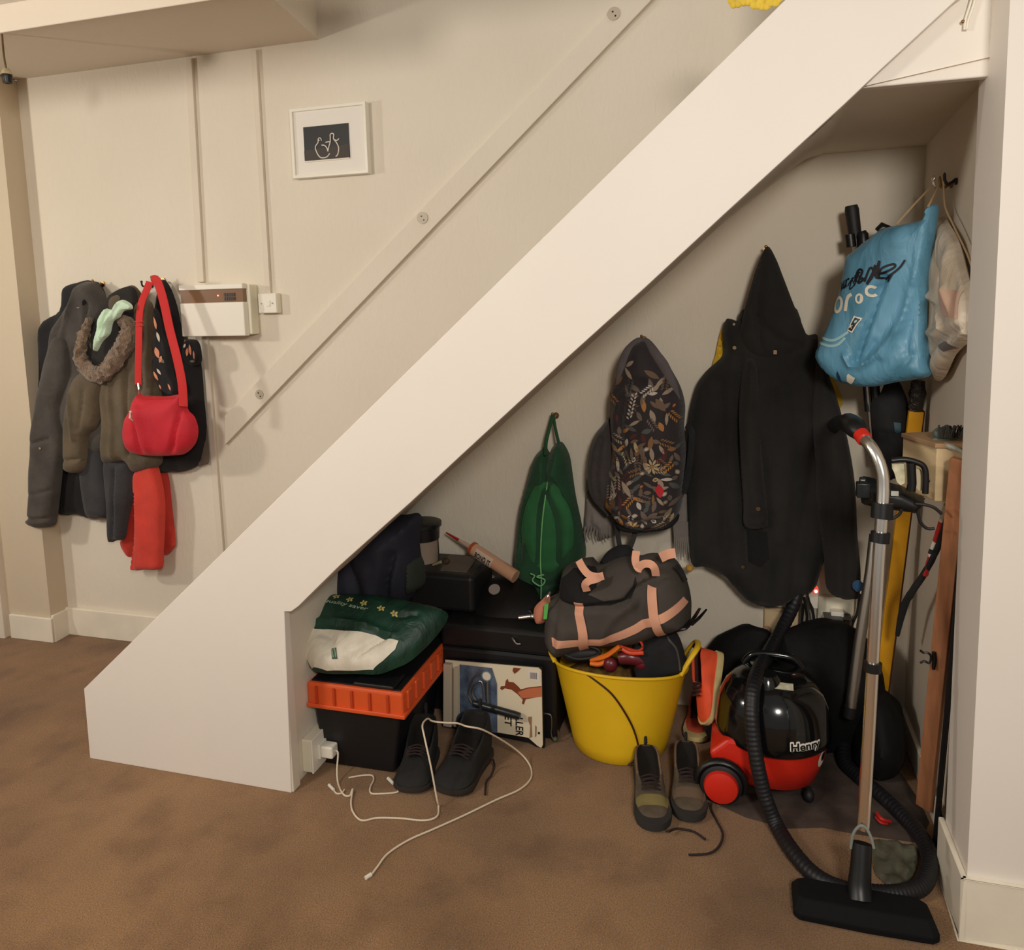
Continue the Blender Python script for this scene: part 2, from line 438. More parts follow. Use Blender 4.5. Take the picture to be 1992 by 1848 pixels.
# ceilings and beam
cq = atz(535, 0, 2.495); cs_ = (cq.x+1.54)/(cq.y-YW); MB().prism([(-4.4, 2.003, 2.495), (-1.54+cs_*(2.003-YW), 2.003, 2.495), (-1.54, YW, 2.495), (-4.4, YW, 2.495)], (0, 0, .4)).build('ceiling_hall', m_ceil, smooth=False, **ST)
MB().box((-4.4, 1.992, 2.345), (-1.38, 2.003, 2.9)).build('trim_beam', m_ceil, smooth=False, bevel=0.003, **ST)
MB().box((-4.4, -2.5, 2.425), (-0.9, 1.99, 2.5)).build('ceiling', m_wallw, smooth=False, **ST)

# hand-rail backing board on the wall
a0 = at(437, 866, 2.80); a1 = at(1290, -24, 2.80); b1 = at(1236, -30, 2.80); b0 = at(437, 809, 2.80)
hb = MB(); hb.prism([a0, a1, b1, b0], (0, 0.02, 0))
H = hb.build('trim_handrail_board', m_pl, smooth=False, bevel=0.002, **ST)
for (px, py) in ((505, 767), (822, 424), (1194, 27)):
    c = at(px, py, 2.80); mb = MB().cyl(c, c+Vector((0, -0.004, 0)), 0.0215 if px > 600 else 0.019, 28)
    for dx in ((-0.003, 0.006), (0.006, -0.008)):
        q = c+Vector((dx[0], -0.0042, dx[1])); mb.cyl(q, q+Vector((0, -0.001, 0)), 0.003, 10, 1)
    mb.build('screw_plate', [pla('plate grey', (190, 178, 158), 0.5), m_blkpl], H)
# surface cable trunking
def trunk(name, pa, pb, w, label):
    a = at(*pa, 2.805); b = at(*pb, 2.805); mb = MB()
    mb.prism([a+Vector((-w/2, 0, 0)), a+Vector((w/2, 0, 0)), b+Vector((w/2, 0, 0)), b+Vector((-w/2, 0, 0))], (0, 0.015, 0))
    mb.build(name, m_wall, smooth=False, bevel=0.002, label=label, cat='cable trunking', group='painted cable trunking on the back wall')
trunk('cable_trunking', (366, 114), (390, 549), 0.030, 'painted vertical cable trunking from ceiling down to the cream fuse box')
trunk('cable_trunking', (493, 97), (521, 572), 0.022, 'narrow painted cable trunking running down to the small square switch plate')
trunk('cable_trunking', (397, 655), (430, 1090), 0.028, 'painted cable trunking below the fuse box beside the coats')

# fuse box
L0 = at(356, 655, 2.74); L1 = at(472, 552, 2.74)
fx0, fx1, fz0, fz1 = L0.x, L1.x, at(420, 654, 2.74).z, at(420, 553, 2.74).z
t = thing('fuse_box', 'cream wall-mounted fuse box with brown window and tiny red light', 'fuse box', ((fx0+fx1)/2, YW, fz0))
MB().box((fx0+0.004, 2.765, fz0+0.004), (fx1+0.012, YW, fz1-0.004)).build('case', m_cream, t, smooth=False, bevel=0.005)
zw0 = at(420, 587, 2.74).z; zw1 = at(420, 564, 2.74).z
MB().box((fx0, 2.735, fz0), (fx1, 2.768, zw0-0.003)).build('lower_cover', m_white, t, smooth=False, bevel=0.004)
MB().box((fx0, 2.735, zw1+0.002), (fx1, 2.768, fz1)).build('top_cover', m_white, t, smooth=False, bevel=0.003)
MB().box((fx0+0.003, 2.742, zw0-0.003), (fx1-0.003, 2.768, zw1+0.002)).build('window', pla('smoked brown', (130, 98, 72), 0.25), t, smooth=False)
sw = MB(); cx0 = at(436, 575, 2.74).x
for i in range(6):
    for j in range(2):
        x = cx0+i*0.0085; z = zw0+0.004+j*0.016
        sw.box((x, 2.738, z), (x+0.007, 2.744, z+0.013), 0)
sw.build('breakers', pla('breaker brown', (62, 45, 36), 0.4), t, smooth=False)
c = at(424, 575, 2.741)
MB().ball(c, 0.0028, seg=10).build('indicator_light', mat('red led', (255, 90, 80), 0.3, emit=((255, 110, 100), 6)), t)
# fused switch plate
c0 = at(504, 610, 2.79); c1 = at(538, 570, 2.79)
t = thing('wall_switch', 'small white square fused switch plate right of the fuse box', 'switch', ((c0.x+c1.x)/2, YW, c0.z))
MB().box((c0.x, 2.79, c0.z), (c1.x, YW, c1.z)).build('back_box', m_cream, t, smooth=False, bevel=0.004)
mx = (c0.x+c1.x)/2; mz = (c0.z+c1.z)/2
MB().box((c0.x+0.002, 2.786, c0.z+0.002), (c1.x-0.002, 2.792, c1.z-0.002)).box((mx-0.003, 2.782, mz-0.012), (mx+0.014, 2.788, mz+0.012)).build('face_plate', m_white, t, smooth=False, bevel=0.002)
for dx in (-0.026, 0.024): MB().cyl((mx+dx, 2.786, mz), (mx+dx, 2.783, mz), 0.003, 10).build('screw', m_steel, t)

# framed picture
p00 = at(571, 349, 2.79); p11 = at(711, 197, 2.79); x0, x1, z0, z1 = p00.x, p11.x, p00.z+0.002, p11.z
t = thing('picture_frame', 'white framed black photograph of two outlined figures above the fuse box', 'picture', ((x0+x1)/2, YW, z0))
R_ = Matrix.Rotation(math.radians(-0.8), 4, 'Y'); t.rotation_euler = (0, math.radians(0.0), 0)
fr = MB()
O_ = [(x0,z0),(x1,z0),(x1,z1),(x0,z1)]; I_ = [(x0+.012,z0+.012),(x1-.012,z0+.012),(x1-.012,z1-.012),(x0+.012,z1-.012)]
vs = [Vector((x,2.785,z)) for x,z in O_]+[Vector((x,2.785,z)) for x,z in I_]+[Vector((x,YW-.001,z)) for x,z in O_]+[Vector((x,YW-.001,z)) for x,z in I_]
fr.add(vs, [f for k in range(4) for f in ((k,(k+1)%4,4+(k+1)%4,4+k),(8+k,8+(k+1)%4,12+(k+1)%4,12+k),(k,(k+1)%4,8+(k+1)%4,8+k),(4+k,4+(k+1)%4,12+(k+1)%4,12+k))])
fr.build('frame', m_white, t, smooth=False, bevel=0.0015)
MB().box((x0+0.01, 2.794, z0+0.01), (x1-0.01, 2.80, z1-0.01)).build('mat_board', mat('mat board', (232, 226, 216), 0.8), t, smooth=False)
q0 = at(593, 313, 2.79); q1 = at(677, 239, 2.79)
pr = MB(); pr.box((q0.x, 2.791, q0.z-0.002), (q1.x, 2.795, q1.z), 0)
W = q1.x-q0.x; Hh = q1.z-q0.z
def pq(u, v): return (q0.x+W*u, 2.789, q0.z+Hh*v)
pr.box((q0.x, 2.7895, q0.z-0.006), (q1.x, 2.794, q0.z-0.001), 1)
pr.add([pq(0, 0), pq(1, 0), pq(1, .38), pq(0, .30)], [(0, 1, 2, 3)], 2)
def line(ps, r=0.0022, mi=1): pr.tube([Vector(pq(*p)) for p in ps], r, 6, mi, smooth=5)
line([(.36,.56),(.31,.48),(.34,.58),(.38,.52),(.36,.42),(.33,.38)][:1]+[(.33,.60),(.35,.64),(.39,.62),(.40,.55)], .0018)
line([(.33,.60),(.32,.50),(.27,.42),(.26,.32),(.31,.14),(.38,.05),(.50,.06),(.57,.16)])
line([(.40,.42),(.47,.40),(.52,.30),(.53,.22),(.55,.33),(.59,.48),(.60,.62),(.60,.70),(.64,.74),(.68,.70),(.67,.58),(.72,.48),(.77,.32),(.75,.12),(.70,.05)])
line([(.70,.54),(.75,.52),(.79,.57)]); line([(.59,.50),(.53,.50),(.49,.49)])
pr.build('print', [pla('print black', (22, 20, 20), 0.5), pla('print line', (225, 215, 198), 0.6), pla('print grey', (58, 50, 44), 0.6)], t, smooth=False)

# pendant lamp holder
c = at(14, 152, 2.35); t = thing('pendant_lampholder', 'black pendant lampholder without shade hanging at the top left', 'light fitting', c)
MB().tube([(c.x-0.004, 2.35, 2.495), (c.x-0.005, 2.35, 2.42), (c.x, 2.35, c.z+0.028)], 0.0035, 8, smooth=4).build('cord', fab('cord brown', (150, 128, 100)), t)
MB().lathe([(0.0001, .034), (.010, .033), (.016, .022), (.021, .012), (.0001, .012)], c, 20).build('cap', pla('cap cream', (215, 200, 160), .4), t)
MB().lathe([(0.0001, .013), (.017, .012), (.018, .002), (.016, -.004), (.0155, -.018), (.012, -.018), (.0001, -.01)], c, 20).build('socket', m_blkpl, t)
# yellow blooms lying on the top of the stair panel
pz = [(1432, 2), (1452, -2), (1472, 4), (1488, 6), (1506, -1), (1462, -12), (1490, -12)]
fl = MB()
for i, (px, py) in enumerate(pz):
    c = at(px, py, 2.000)
    for k in range(6):
        a = k*PI/3+i; fl.ball(c+Vector((math.cos(a)*.010, -0.006, math.sin(a)*.010)), .009, 0, 8, (1, .5, 1))
fl.build('yellow_garland', fab('garland yellow', (235, 200, 70)), label='yellow paper flower garland at the top edge of the white stair panel', cat='garland')

t = thing('white_cable', 'two thin white cables running down the corner at the top right', 'cable', (.505, 2.02, 2.02))
for k in (0, 1):
    MB().tube([at(1898-7*k,-8,2.02), at(1893-7*k,12,2.02), at(1884-6*k,38,2.02), at(1880-4*k,58,2.02)], .0028, 6, smooth=4).build('lead', m_white, t)
MB().ball(at(1873,42,2.02), .004, 0, 10).build('nail', m_brass, t)
# ================= COATS ON THE LEFT WALL =================
def hook(px, py, label, Y=2.78, m=None, r=0.0035, name='coat_hook', xw=None, group='coat hooks on the back wall'):
    m = m or m_brass
    c = at(px, py, Y); t = thing(name, label, 'hook', (c.x, YW, c.z-0.02), group)
    MB().cyl((c.x, YW-0.001, c.z-0.012), (c.x, YW-0.006, c.z-0.012), 0.012, 16).build('wall_plate', m, t)
    MB().tube([(c.x, YW-0.004, c.z-0.010), (c.x, Y+0.012, c.z-0.018), (c.x, Y, c.z-0.012), (c.x, Y-0.002, c.z)], r, 8, smooth=4).ball((c.x, Y-0.002, c.z+0.002), r*1.5).build('prong', m, t)
    return t
hook(181, 547, 'brass coat hook at the top of the dark grey coat', Y=2.765)
hook(276, 549, 'black coat hook above the olive parka hood', m=m_blkpl, Y=2.765)
hook(295, 540, 'brass hook holding the red handbag strap', Y=2.75)

m_coatblk = mat('coat black', (24, 22, 24), 0.95, var=(10, 0.3), bump=(60, 0.4, 0.003), sheen=0.05)
m_coatgry = mat('coat grey', (72, 67, 62), 0.95, var=(9, 0.3), bump=(60, 0.6, 0.004), sheen=0.1)
m_coatgry2 = mat('coat slate', (54, 53, 55), 0.95, var=(9, 0.3), bump=(60, 0.6, 0.004), sheen=0.1)
m_parka = mat('parka olive', (92, 80, 62), 0.95, var=(9, 0.28), bump=(50, 0.6, 0.004), sheen=0.1)
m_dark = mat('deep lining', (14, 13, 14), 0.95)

p = Puff(YP(2.80), [(126,561),(150,550),(178,546),(205,570),(230,700),(262,900),(262,985),(236,1000),(214,1003),(178,1008),(150,1000),(118,998),(90,940),(66,880),(62,850),(72,780),(80,740),(82,636),(120,603)], T=0.04, wob=0.02, creases=[([(120,870),(130,1000)],.008,-.015),([(185,870),(190,1000)],.01,-.015)])
mb = MB(); p.mesh(mb); mb.build('black_coat', m_coatblk, label='black coat hanging furthest left, behind the dark grey coat', cat='coat')

t = thing('grey_coat', 'long dark grey coat with a flared cuff hanging on the left hook', 'coat', at(150, 1024, 2.78))
mb = MB(); p = Puff(YP(2.765), [(160,553),(176,548),(192,553),(209,583),(214,640),(222,740),(216,872),(170,884),(130,878),(92,874),(80,800),(89,717),(101,679),(110,641),(125,614),(142,585)], T=0.055, edge=0.05, wob=0.025, creases=[([(128,690),(122,760),(121,800)],.006,-.03),([(165,560),(140,650),(132,740)],.012,.012),([(190,590),(180,660),(185,760)],.01,-.014),([(160,740),(150,860)],.012,.012)])
p.mesh(mb); p.leaf(mb, 186, 588, .03, .012, 1.0, 1); p.leaf(mb, 172, 598, .022, .006, 0.0, 2)
mb.build('body', [m_coatgry, m_dark, pla('label grey', (130, 128, 125), .6)], t)
mb = MB(); p = Puff(YP(2.725), [(128,655),(112,655),(101,679),(89,717),(75,796),(68,857),(63,929),(62,1000),(54,1012),(71,1024),(105,1023),(113,1000),(122,920),(130,850),(122,790),(140,740),(140,680)], T=0.05, edge=0.045, wob=0.02, creases=[([(80,860),(110,850)],.01,-.01),([(70,960),(112,950)],.008,-.008),([(60,1004),(108,1004)],.005,-.012)])
p.mesh(mb); p.leaf(mb, 97, 868, .010, .010, 0, 1, off=.003)
mb.build('sleeve', [m_coatgry, pla('button beige', (160, 145, 120), .4)], t)
mb = MB(); Puff(YP(2.755), [(160,860),(200,865),(214,930),(216,1000),(195,1008),(172,1000),(160,930)], T=0.045, wob=0.015).mesh(mb)
mb.build('rear_sleeve', m_coatgry2, t)

t = thing('parka', 'olive brown parka with a fur-trimmed hood hanging beside the red handbag', 'coat', at(240, 1050, 2.75))
mb = MB(); p = Puff(YP(2.735), [(205,600),(222,572),(240,560),(262,556),(282,580),(300,600),(310,700),(315,770),(318,880),(312,905),(290,914),(264,918),(250,898),(230,900),(207,898),(203,850),(200,760),(196,700),(180,660)], T=0.05, edge=0.05, wob=0.028, creases=[([(206,715),(200,780),(206,860)],.008,-.03),([(235,700),(228,780),(240,890)],.012,.014),([(290,640),(285,760)],.01,-.015),([(262,720),(268,880)],.01,-.016)])
p.mesh(mb); mb.build('body', m_parka, t)
mb = MB(); p = Puff(YP(2.715), [(150,735),(180,715),(206,740),(200,790),(190,830),(176,850),(168,905),(158,919),(138,917),(131,898),(133,820),(140,770)], T=0.055, edge=0.05, wob=0.02, creases=[([(150,760),(160,850)],.01,.012),([(132,893),(168,890)],.006,-.012),([(180,760),(170,830)],.01,-.01)])
p.mesh(mb); mb.build('sleeve', m_parka, t)
mb = MB(); Puff(YP(2.745), [(207,890),(240,893),(258,900),(262,950),(250,1010),(244,1046),(228,1051),(214,1050),(211,990)], T=0.045, wob=0.02, creases=[([(235,910),(228,1040)],.008,-.015)]).mesh(mb)
mb.build('lower_sleeve', m_coatgry2, t)
mb = MB(); Puff(YP(2.70), [(204,590),(216,572),(238,560),(258,558),(268,575),(268,620),(250,660),(232,700),(205,712),(185,700),(178,650),(185,615)], T=0.02, wob=0.012).mesh(mb)
mb.build('hood_lining', mat('hood lining', (38, 34, 32), .95), t)
fp = [(174,620),(163,650),(156,690),(168,716),(190,730),(208,722),(226,698),(242,672),(252,645),(244,624),(230,628)]
mb = MB(); P3 = [at(x, y, 2.665) for x, y in fp]
mb.tube(P3, [.010,.017,.024,.030,.034,.034,.036,.036,.032,.024,.012], 18, smooth=5); mb.rough_up(.012, 75, 3); mb.rough_up(.006, 190, 9)
mb.build('fur_trim', mat('fur', (122, 98, 76), 1.0, var=(60, 0.45), bump=(160, 1.0, 0.008), sheen=0.5), t)

mb = MB(); p = Puff(YP(2.63), [(193,623),(205,601),(218,602),(227,590),(239,583),(255,591),(258,601),(242,605),(234,617),(221,626),(215,649),(200,665),(190,683),(185,676),(191,641)], T=0.02, edge=.012, step=.005, wob=0.012, wsc=30, creases=[([(215,605),(200,640)],.005,-.012),([(235,590),(212,630),(200,655)],.006,.008)])
p.mesh(mb); mb.build('mint_cloth', fab('mint cloth', (196, 222, 196), .12), label='pale mint green cloth tucked in the fur hood', cat='cloth')

# black jacket, patterned scarf, red scarf, red handbag
t = thing('black_jacket', 'black jacket with a grey hem at the right edge, under the fuse box', 'jacket', at(360, 916, 2.79))
mb = MB(); p = Puff(YP(2.79), [(315,548),(330,556),(345,595),(354,640),(362,678),(376,695),(391,705),(398,780),(402,830),(397,885),(385,905),(360,916),(335,917),(308,905),(312,760),(305,620)], T=0.05, wob=0.02, creases=[([(350,640),(372,740),(380,860)],.01,-.015)])
p.mesh(mb); mb.build('body', m_coatblk, t)
mb = MB(); Puff(YP(2.80), [(385,820),(400,815),(406,860),(407,897),(398,903),(386,900)], T=0.02, step=.006).mesh(mb); mb.build('hem', fab('hem grey', (104, 92, 82)), t)
t = thing('patterned_scarf', 'peach, white and black patterned scarf hanging behind the red handbag strap', 'scarf', at(330, 765, 2.70))
def scarf(name, ol, Y, leaves):
    mb = MB(); p = Puff(YP(Y), ol, T=0.02, edge=.015, step=.006, wob=.008, wsc=30); p.mesh(mb)
    for (x, y, L, W, a, mi) in leaves: p.leaf(mb, x, y, L, W, a, mi)
    mb.build(name, [m_coatblk, fab('scarf peach', (214, 140, 108), .1), fab('scarf white', (205, 195, 178), .1), fab('scarf green', (110, 105, 80), .1)], t)
scarf('front_fold', [(300,600),(312,612),(318,650),(330,675),(336,720),(346,745),(344,766),(322,764),(308,742),(298,706),(302,690),(298,668),(304,650)], 2.675, [(309,628,.05,.012,1.75,1),(314,655,.04,.012,1.7,2),(313,685,.045,.022,1.9,1),(322,700,.03,.016,2.4,3),(320,698,.03,.014,1.2,1),(311,730,.04,.012,2.0,1),(317,752,.02,.012,1.6,1),(316,722,.03,.010,2.2,2),(330,720,.03,.010,2.0,0),(336,752,.03,.010,2.0,1)])
scarf('side_fold', [(360,664),(374,660),(386,664),(392,682),(392,704),(376,712),(364,706),(356,690)], 2.735, [(376,680,.045,.014,1.5,1),(370,684,.035,.012,1.3,1),(384,690,.035,.010,1.6,1),(366,672,.02,.01,1,2),(380,702,.03,.01,0,3)])
m_redsc = fab('scarf red', (205, 62, 48), .12)
t = thing('red_scarf', 'coral red scarf hanging in three folds below the handbag', 'scarf', at(290, 1107, 2.77))
mb = MB(); Puff(YP(2.808), [(264,925),(257,965),(245,1030),(236,1052),(242,1070),(258,1080),(268,1000),(275,920)], T=.03, wob=.012).mesh(mb); mb.build('left_fold', m_redsc, t)
mb = MB(); Puff(YP(2.808), [(305,905),(320,915),(329,930),(335,985),(342,1050),(338,1067),(320,1076),(308,1000)], T=.03, wob=.012).mesh(mb); mb.build('right_fold', m_redsc, t)
mb = MB(); Puff(YP(2.745), [(302,895),(312,920),(320,960),(322,1000),(319,1070),(316,1105),(290,1108),(259,1108),(258,1095),(263,1040),(263,960),(266,915)], T=.035, edge=.03, wob=.012, creases=[([(267,960),(266,1100)],.006,-.015)]).mesh(mb); mb.build('centre_fold', m_redsc, t)

m_redbag = mat('handbag red', (196, 24, 42), 0.75, var=(8, .12), bump=(45, .3, .004), sheen=.1)
m_redst = mat('strap red', (196, 36, 34), 0.8, bump=(60, .3, .002))
t = thing('red_handbag', 'red shoulder handbag with wide straps hanging on the wall hook', 'handbag', at(313, 886, 2.66))
mb = MB(); p = Puff(YP(2.665), [(271,765),(262,780),(257,797),(247,815),(244,843),(249,866),(261,881),(282,886),(310,887),(336,886),(361,882),(381,862),(386,836),(379,811),(366,796),(363,766),(348,767),(321,771),(279,768)], T=.06, edge=.085, wob=.02, creases=[([(277,815),(288,875)],.010,-.02),([(285,780),(300,870)],.02,.01),([(362,800),(352,860),(340,880)],.010,-.018),([(270,775),(290,785)],.006,-.01)])
p.mesh(mb); p.strip(mb, [(279,771),(300,774),(348,772)], .006, 1); mb.build('body', [m_redbag, m_redst], t)
def strap(name, path, Ys, w, par, m, th=.18, nv=(0, -1, 0)):
    P = [at(x, y, Y) for (x, y), Y in zip(path, Ys)]
    return MB().tube(P, w/2, 10, smooth=5, flat=(nv, th)).build(name, m, par)
strap('long_strap', [(291,548),(285,565),(275,590),(271,620),(270,670),(269,720),(269,748)], [2.68,2.67,2.65,2.64,2.63,2.63,2.63], .034, t, m_redst)
strap('wide_strap', [(296,546),(306,548),(318,585),(330,640),(344,695),(354,745),(357,790)], [2.68,2.66,2.645,2.63,2.61,2.60,2.60], .042, t, m_redst)
b = MB(); c = at(271, 629, 2.622)
b.tube([c+Vector((sx*.020, 0, sz*.008)) for sx, sz in ((-1,-1),(1,-1),(1,1),(-1,1))], .0016, 6, closed=True); b.build('buckle', pla('clear red', (220, 70, 60), .2), t)
MB().tube([at(269, 746, 2.625), at(270, 757, 2.62), at(271, 766, 2.63)], .004, 8).build('swivel_clip', m_chrome, t)
MB().ball(p.on(276, 797, .004), .006, seg=10).tube([p.on(276, 799, .006), p.on(275, 808, .006), p.on(276, 815, .008)], [.003, .006, .003], 8).build('zip_pull', pla('zip white', (230, 205, 190), .3), t)
# ================= HANGING IN THE RECESS =================
hook(1075, 806, 'brass hook above the green drawstring bag', Y=2.765)
hook(1248, 655, 'brass hook above the leaf-print backpack', Y=2.755)
hook(1490, 481, 'brass hook at the tip of the black coat hood', Y=2.755)

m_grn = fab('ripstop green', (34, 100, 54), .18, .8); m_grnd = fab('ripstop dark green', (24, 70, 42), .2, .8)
m_cordg = fab('cord pale green', (120, 190, 120), .1)
t = thing('drawstring_bag', 'green drawstring rucksack with a pale cord hanging on its own hook', 'bag', at(1060, 1162, 2.76))
mb = MB(); p = Puff(YP(2.785), [(1053,874),(1062,868),(1070,880),(1078,866),(1091,859),(1100,868),(1108,885),(1112,906),(1120,962),(1132,1020),(1140,1080),(1120,1120),(1085,1150),(1053,1163),(1027,1150),(1012,1131),(1003,1093),(1006,1049),(1012,991),(1024,944),(1038,894)], T=.10, edge=.07, wob=.02, creases=[([(1070,880),(1072,935)],.008,-.03),([(1085,925),(1105,975),(1118,1040)],.008,-.018),([(1045,940),(1028,1000),(1022,1080)],.008,-.018),([(1040,1130),(1090,1120)],.01,-.014)])
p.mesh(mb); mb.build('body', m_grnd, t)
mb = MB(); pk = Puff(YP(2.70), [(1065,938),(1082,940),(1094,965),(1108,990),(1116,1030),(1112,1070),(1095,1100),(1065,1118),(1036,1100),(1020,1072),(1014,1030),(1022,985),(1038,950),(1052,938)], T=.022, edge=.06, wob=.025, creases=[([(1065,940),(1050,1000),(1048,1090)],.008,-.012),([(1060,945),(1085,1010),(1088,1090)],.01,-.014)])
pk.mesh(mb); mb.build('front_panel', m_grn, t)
mb = MB(); mb.tube([at(1076, 806, 2.76), at(1068, 835, 2.755), at(1062, 862, 2.74), at(1062, 885, 2.71)], .007, 8, smooth=5, flat=((0,-1,0), .5)).build('hanging_loop', m_grnd, t)
mb = MB(); mb.tube([at(1076, 806, 2.76), at(1080, 832, 2.755), at(1087, 862, 2.73)], .006, 8, smooth=5, flat=((0,-1,0), .5)).build('hanging_loop', m_grnd, t)
mb = MB(); mb.tube([pk.on(1066, 936, .004), pk.on(1060, 990, .004), pk.on(1056, 1040, .004), pk.on(1054, 1090, .004), at(1053, 1128, 2.66), at(1052, 1165, 2.68)], .0026, 6, smooth=5)
mb.tube([at(1032,1116,2.66), at(1040,1120,2.655), at(1036,1130,2.655), at(1052,1140,2.65), at(1060,1128,2.65), at(1044,1122,2.65), at(1058,1118,2.65)], .0028, 6, smooth=4); mb.build('cord', m_cordg, t)

# backpack with leaf print
m_bp = fab('backpack charcoal', (44, 38, 40), .2, .85)
LC = [(190,168,128),(112,96,86),(82,42,40),(160,142,124),(136,98,60),(84,86,84),(176,122,66),(196,186,176),(84,40,40),(112,90,72)]
leafm = [mat('leaf %d' % i, c, .85) for i, c in enumerate(LC)]
m_bpg = fab('backpack grey', (92, 84, 86), .15, .85)
t = thing('backpack', 'charcoal backpack with a multicoloured leaf and flower print hanging on a hook', 'backpack', at(1255, 1030, 2.72))
mb = MB(); p = Puff(YP(2.735), [(1243,660),(1262,659),(1288,690),(1310,725),(1325,755),(1333,790),(1331,835),(1335,880),(1330,960),(1318,1003),(1300,1020),(1270,1028),(1235,1026),(1205,1014),(1187,990),(1176,975),(1180,930),(1190,880),(1187,815),(1188,772),(1197,736),(1214,692),(1228,668)], T=.13, edge=.08, step=.009, wob=.016, creases=[([(1192,800),(1215,745),(1262,735)],.007,-.02),([(1222,770),(1215,830),(1225,880)],.010,-.022),([(1300,700),(1318,770)],.01,-.012),([(1200,985),(1255,1000),(1310,985)],.008,-.018),([(1190,890),(1200,960)],.01,-.01)])
p.mesh(mb)
rnd = random.Random(11)
placed = []
def okleaf(x, y, d):
    for a in placed:
        if math.hypot(a[0]-x, a[1]-y) < d: return False
    placed.append((x, y)); return True
cnt = 0
for _ in range(4000):
    x = rnd.uniform(1190, 1330); y = rnd.uniform(700, 1015)
    if cnt > 150: break
    u, v = p.pl.uv(x, y)
    if float(segdist(np.array([[u, v]]), p.A, p.B)[0]) < .016 or not inside(np.array([[u, v]]), p.poly)[0]: continue
    dens = 1.0 if y > 845 else (.30 if y > 735 else .08)
    if x < 1225 and y < 870: dens *= .35
    if rnd.random() > dens or not okleaf(x, y, 9.5): continue
    a = rnd.uniform(0, PI); k = rnd.choice((0,1,2,3,4,5,6,7,9,1,5,3)); kind = rnd.random()
    if kind < .68: p.leaf(mb, x, y, rnd.uniform(.026, .050), rnd.uniform(.010, .018), a, 1+k)
    elif kind < .88:  # fern sprig
        for j in range(-2, 3):
            for sgn in (-1, 1):
                p.leaf(mb, x+math.cos(a)*j*5+sgn*math.sin(a)*4, y-math.sin(a)*j*5+sgn*math.cos(a)*4, .013, .005, a+sgn*.8, 1+k, off=.002)
    else: p.leaf(mb, x, y, .02, .014, a, 1+k); p.leaf(mb, x, y, .012, .007, a, 1+(k+4) % 10, off=.0022)
    cnt += 1
for k in range(8):  # daisy
    a = k*PI/4+.3; p.leaf(mb, 1276+math.cos(a)*9, 893-math.sin(a)*9, .022, .008, a, 1, off=.003)
p.leaf(mb, 1276, 893, .010, .010, 0, 7, off=.004)
for k in range(5):
    a = PI*(k+.6)/6; p.leaf(mb, 1238+math.cos(a)*9, 1008-math.sin(a)*9, .022, .008, a, 1 if k % 2 else 5, off=.003)
for j in range(7): p.leaf(mb, 1247-j*1.6, 757+j*7, .012, .006, .9, 8, off=.003); p.leaf(mb, 1240-j*1.6, 760+j*7, .012, .006, 2.3, 8, off=.003)
p.leaf(mb, 1292, 778, .05, .024, 2.2, 10, off=.003); p.leaf(mb, 1275, 722, .055, .018, 2.6, 10, off=.003); p.leaf(mb, 1290, 938, .045, .026, 1.7, 9, off=.003)
p.leaf(mb, 1191, 975, .045, .024, 1.9, 7, off=.003); p.leaf(mb, 1228, 935, .06, .018, 2.1, 4, off=.0028)
mb.build('body', [m_bp]+leafm[:8]+[mat('leaf red', (190, 40, 50), .85), leafm[9]], t)
mb = MB(); q = Puff(YP(2.745), [(1190,812),(1172,828),(1158,846),(1147,880),(1143,930),(1150,962),(1172,990),(1190,1000),(1202,940),(1202,860)], T=.08, edge=.05, wob=.012, creases=[([(1176,850),(1166,920),(1175,980)],.006,-.016)])
q.mesh(mb); mb.build('side_pocket', m_bpg if False else fab('pocket grey', (62, 56, 56), .2), t)
mb = MB(); mb.tube([at(1203,748,2.655), at(1211,712,2.65), at(1226,682,2.66), at(1247,664,2.69), at(1268,682,2.66), at(1290,710,2.65), at(1308,748,2.66), at(1319,780,2.68)], [.010,.018,.020,.014,.016,.018,.015,.008], 12, smooth=5, flat=((0,-1,0), .45)); mb.build('top_flap', m_bpg, t)
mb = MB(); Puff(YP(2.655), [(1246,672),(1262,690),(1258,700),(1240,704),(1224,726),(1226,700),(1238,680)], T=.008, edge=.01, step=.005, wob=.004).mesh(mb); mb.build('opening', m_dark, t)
mb = MB(); q = Puff(YP(2.735), [(1200,1004),(1255,1010),(1315,996),(1319,1012),(1300,1025),(1255,1031),(1212,1028)], T=.10, edge=.04, step=.007); q.mesh(mb); mb.build('base', m_black, t)
for path in ([(1199,1010),(1202,1040),(1206,1065),(1213,1088)], [(1238,1022),(1233,1045),(1226,1064)]):
    MB().tube([at(x, y, 2.70) for x, y in path], .009, 8, smooth=4, flat=((0,-1,0), .25)).build('strap', fab('strap grey', (58, 54, 52)), t)
MB().tube([at(1335,828,2.72), at(1346,842,2.70), at(1342,900,2.70), at(1330,960,2.70)], .011, 8, smooth=4, flat=((0,-1,0), .3)).build('strap', m_black, t)

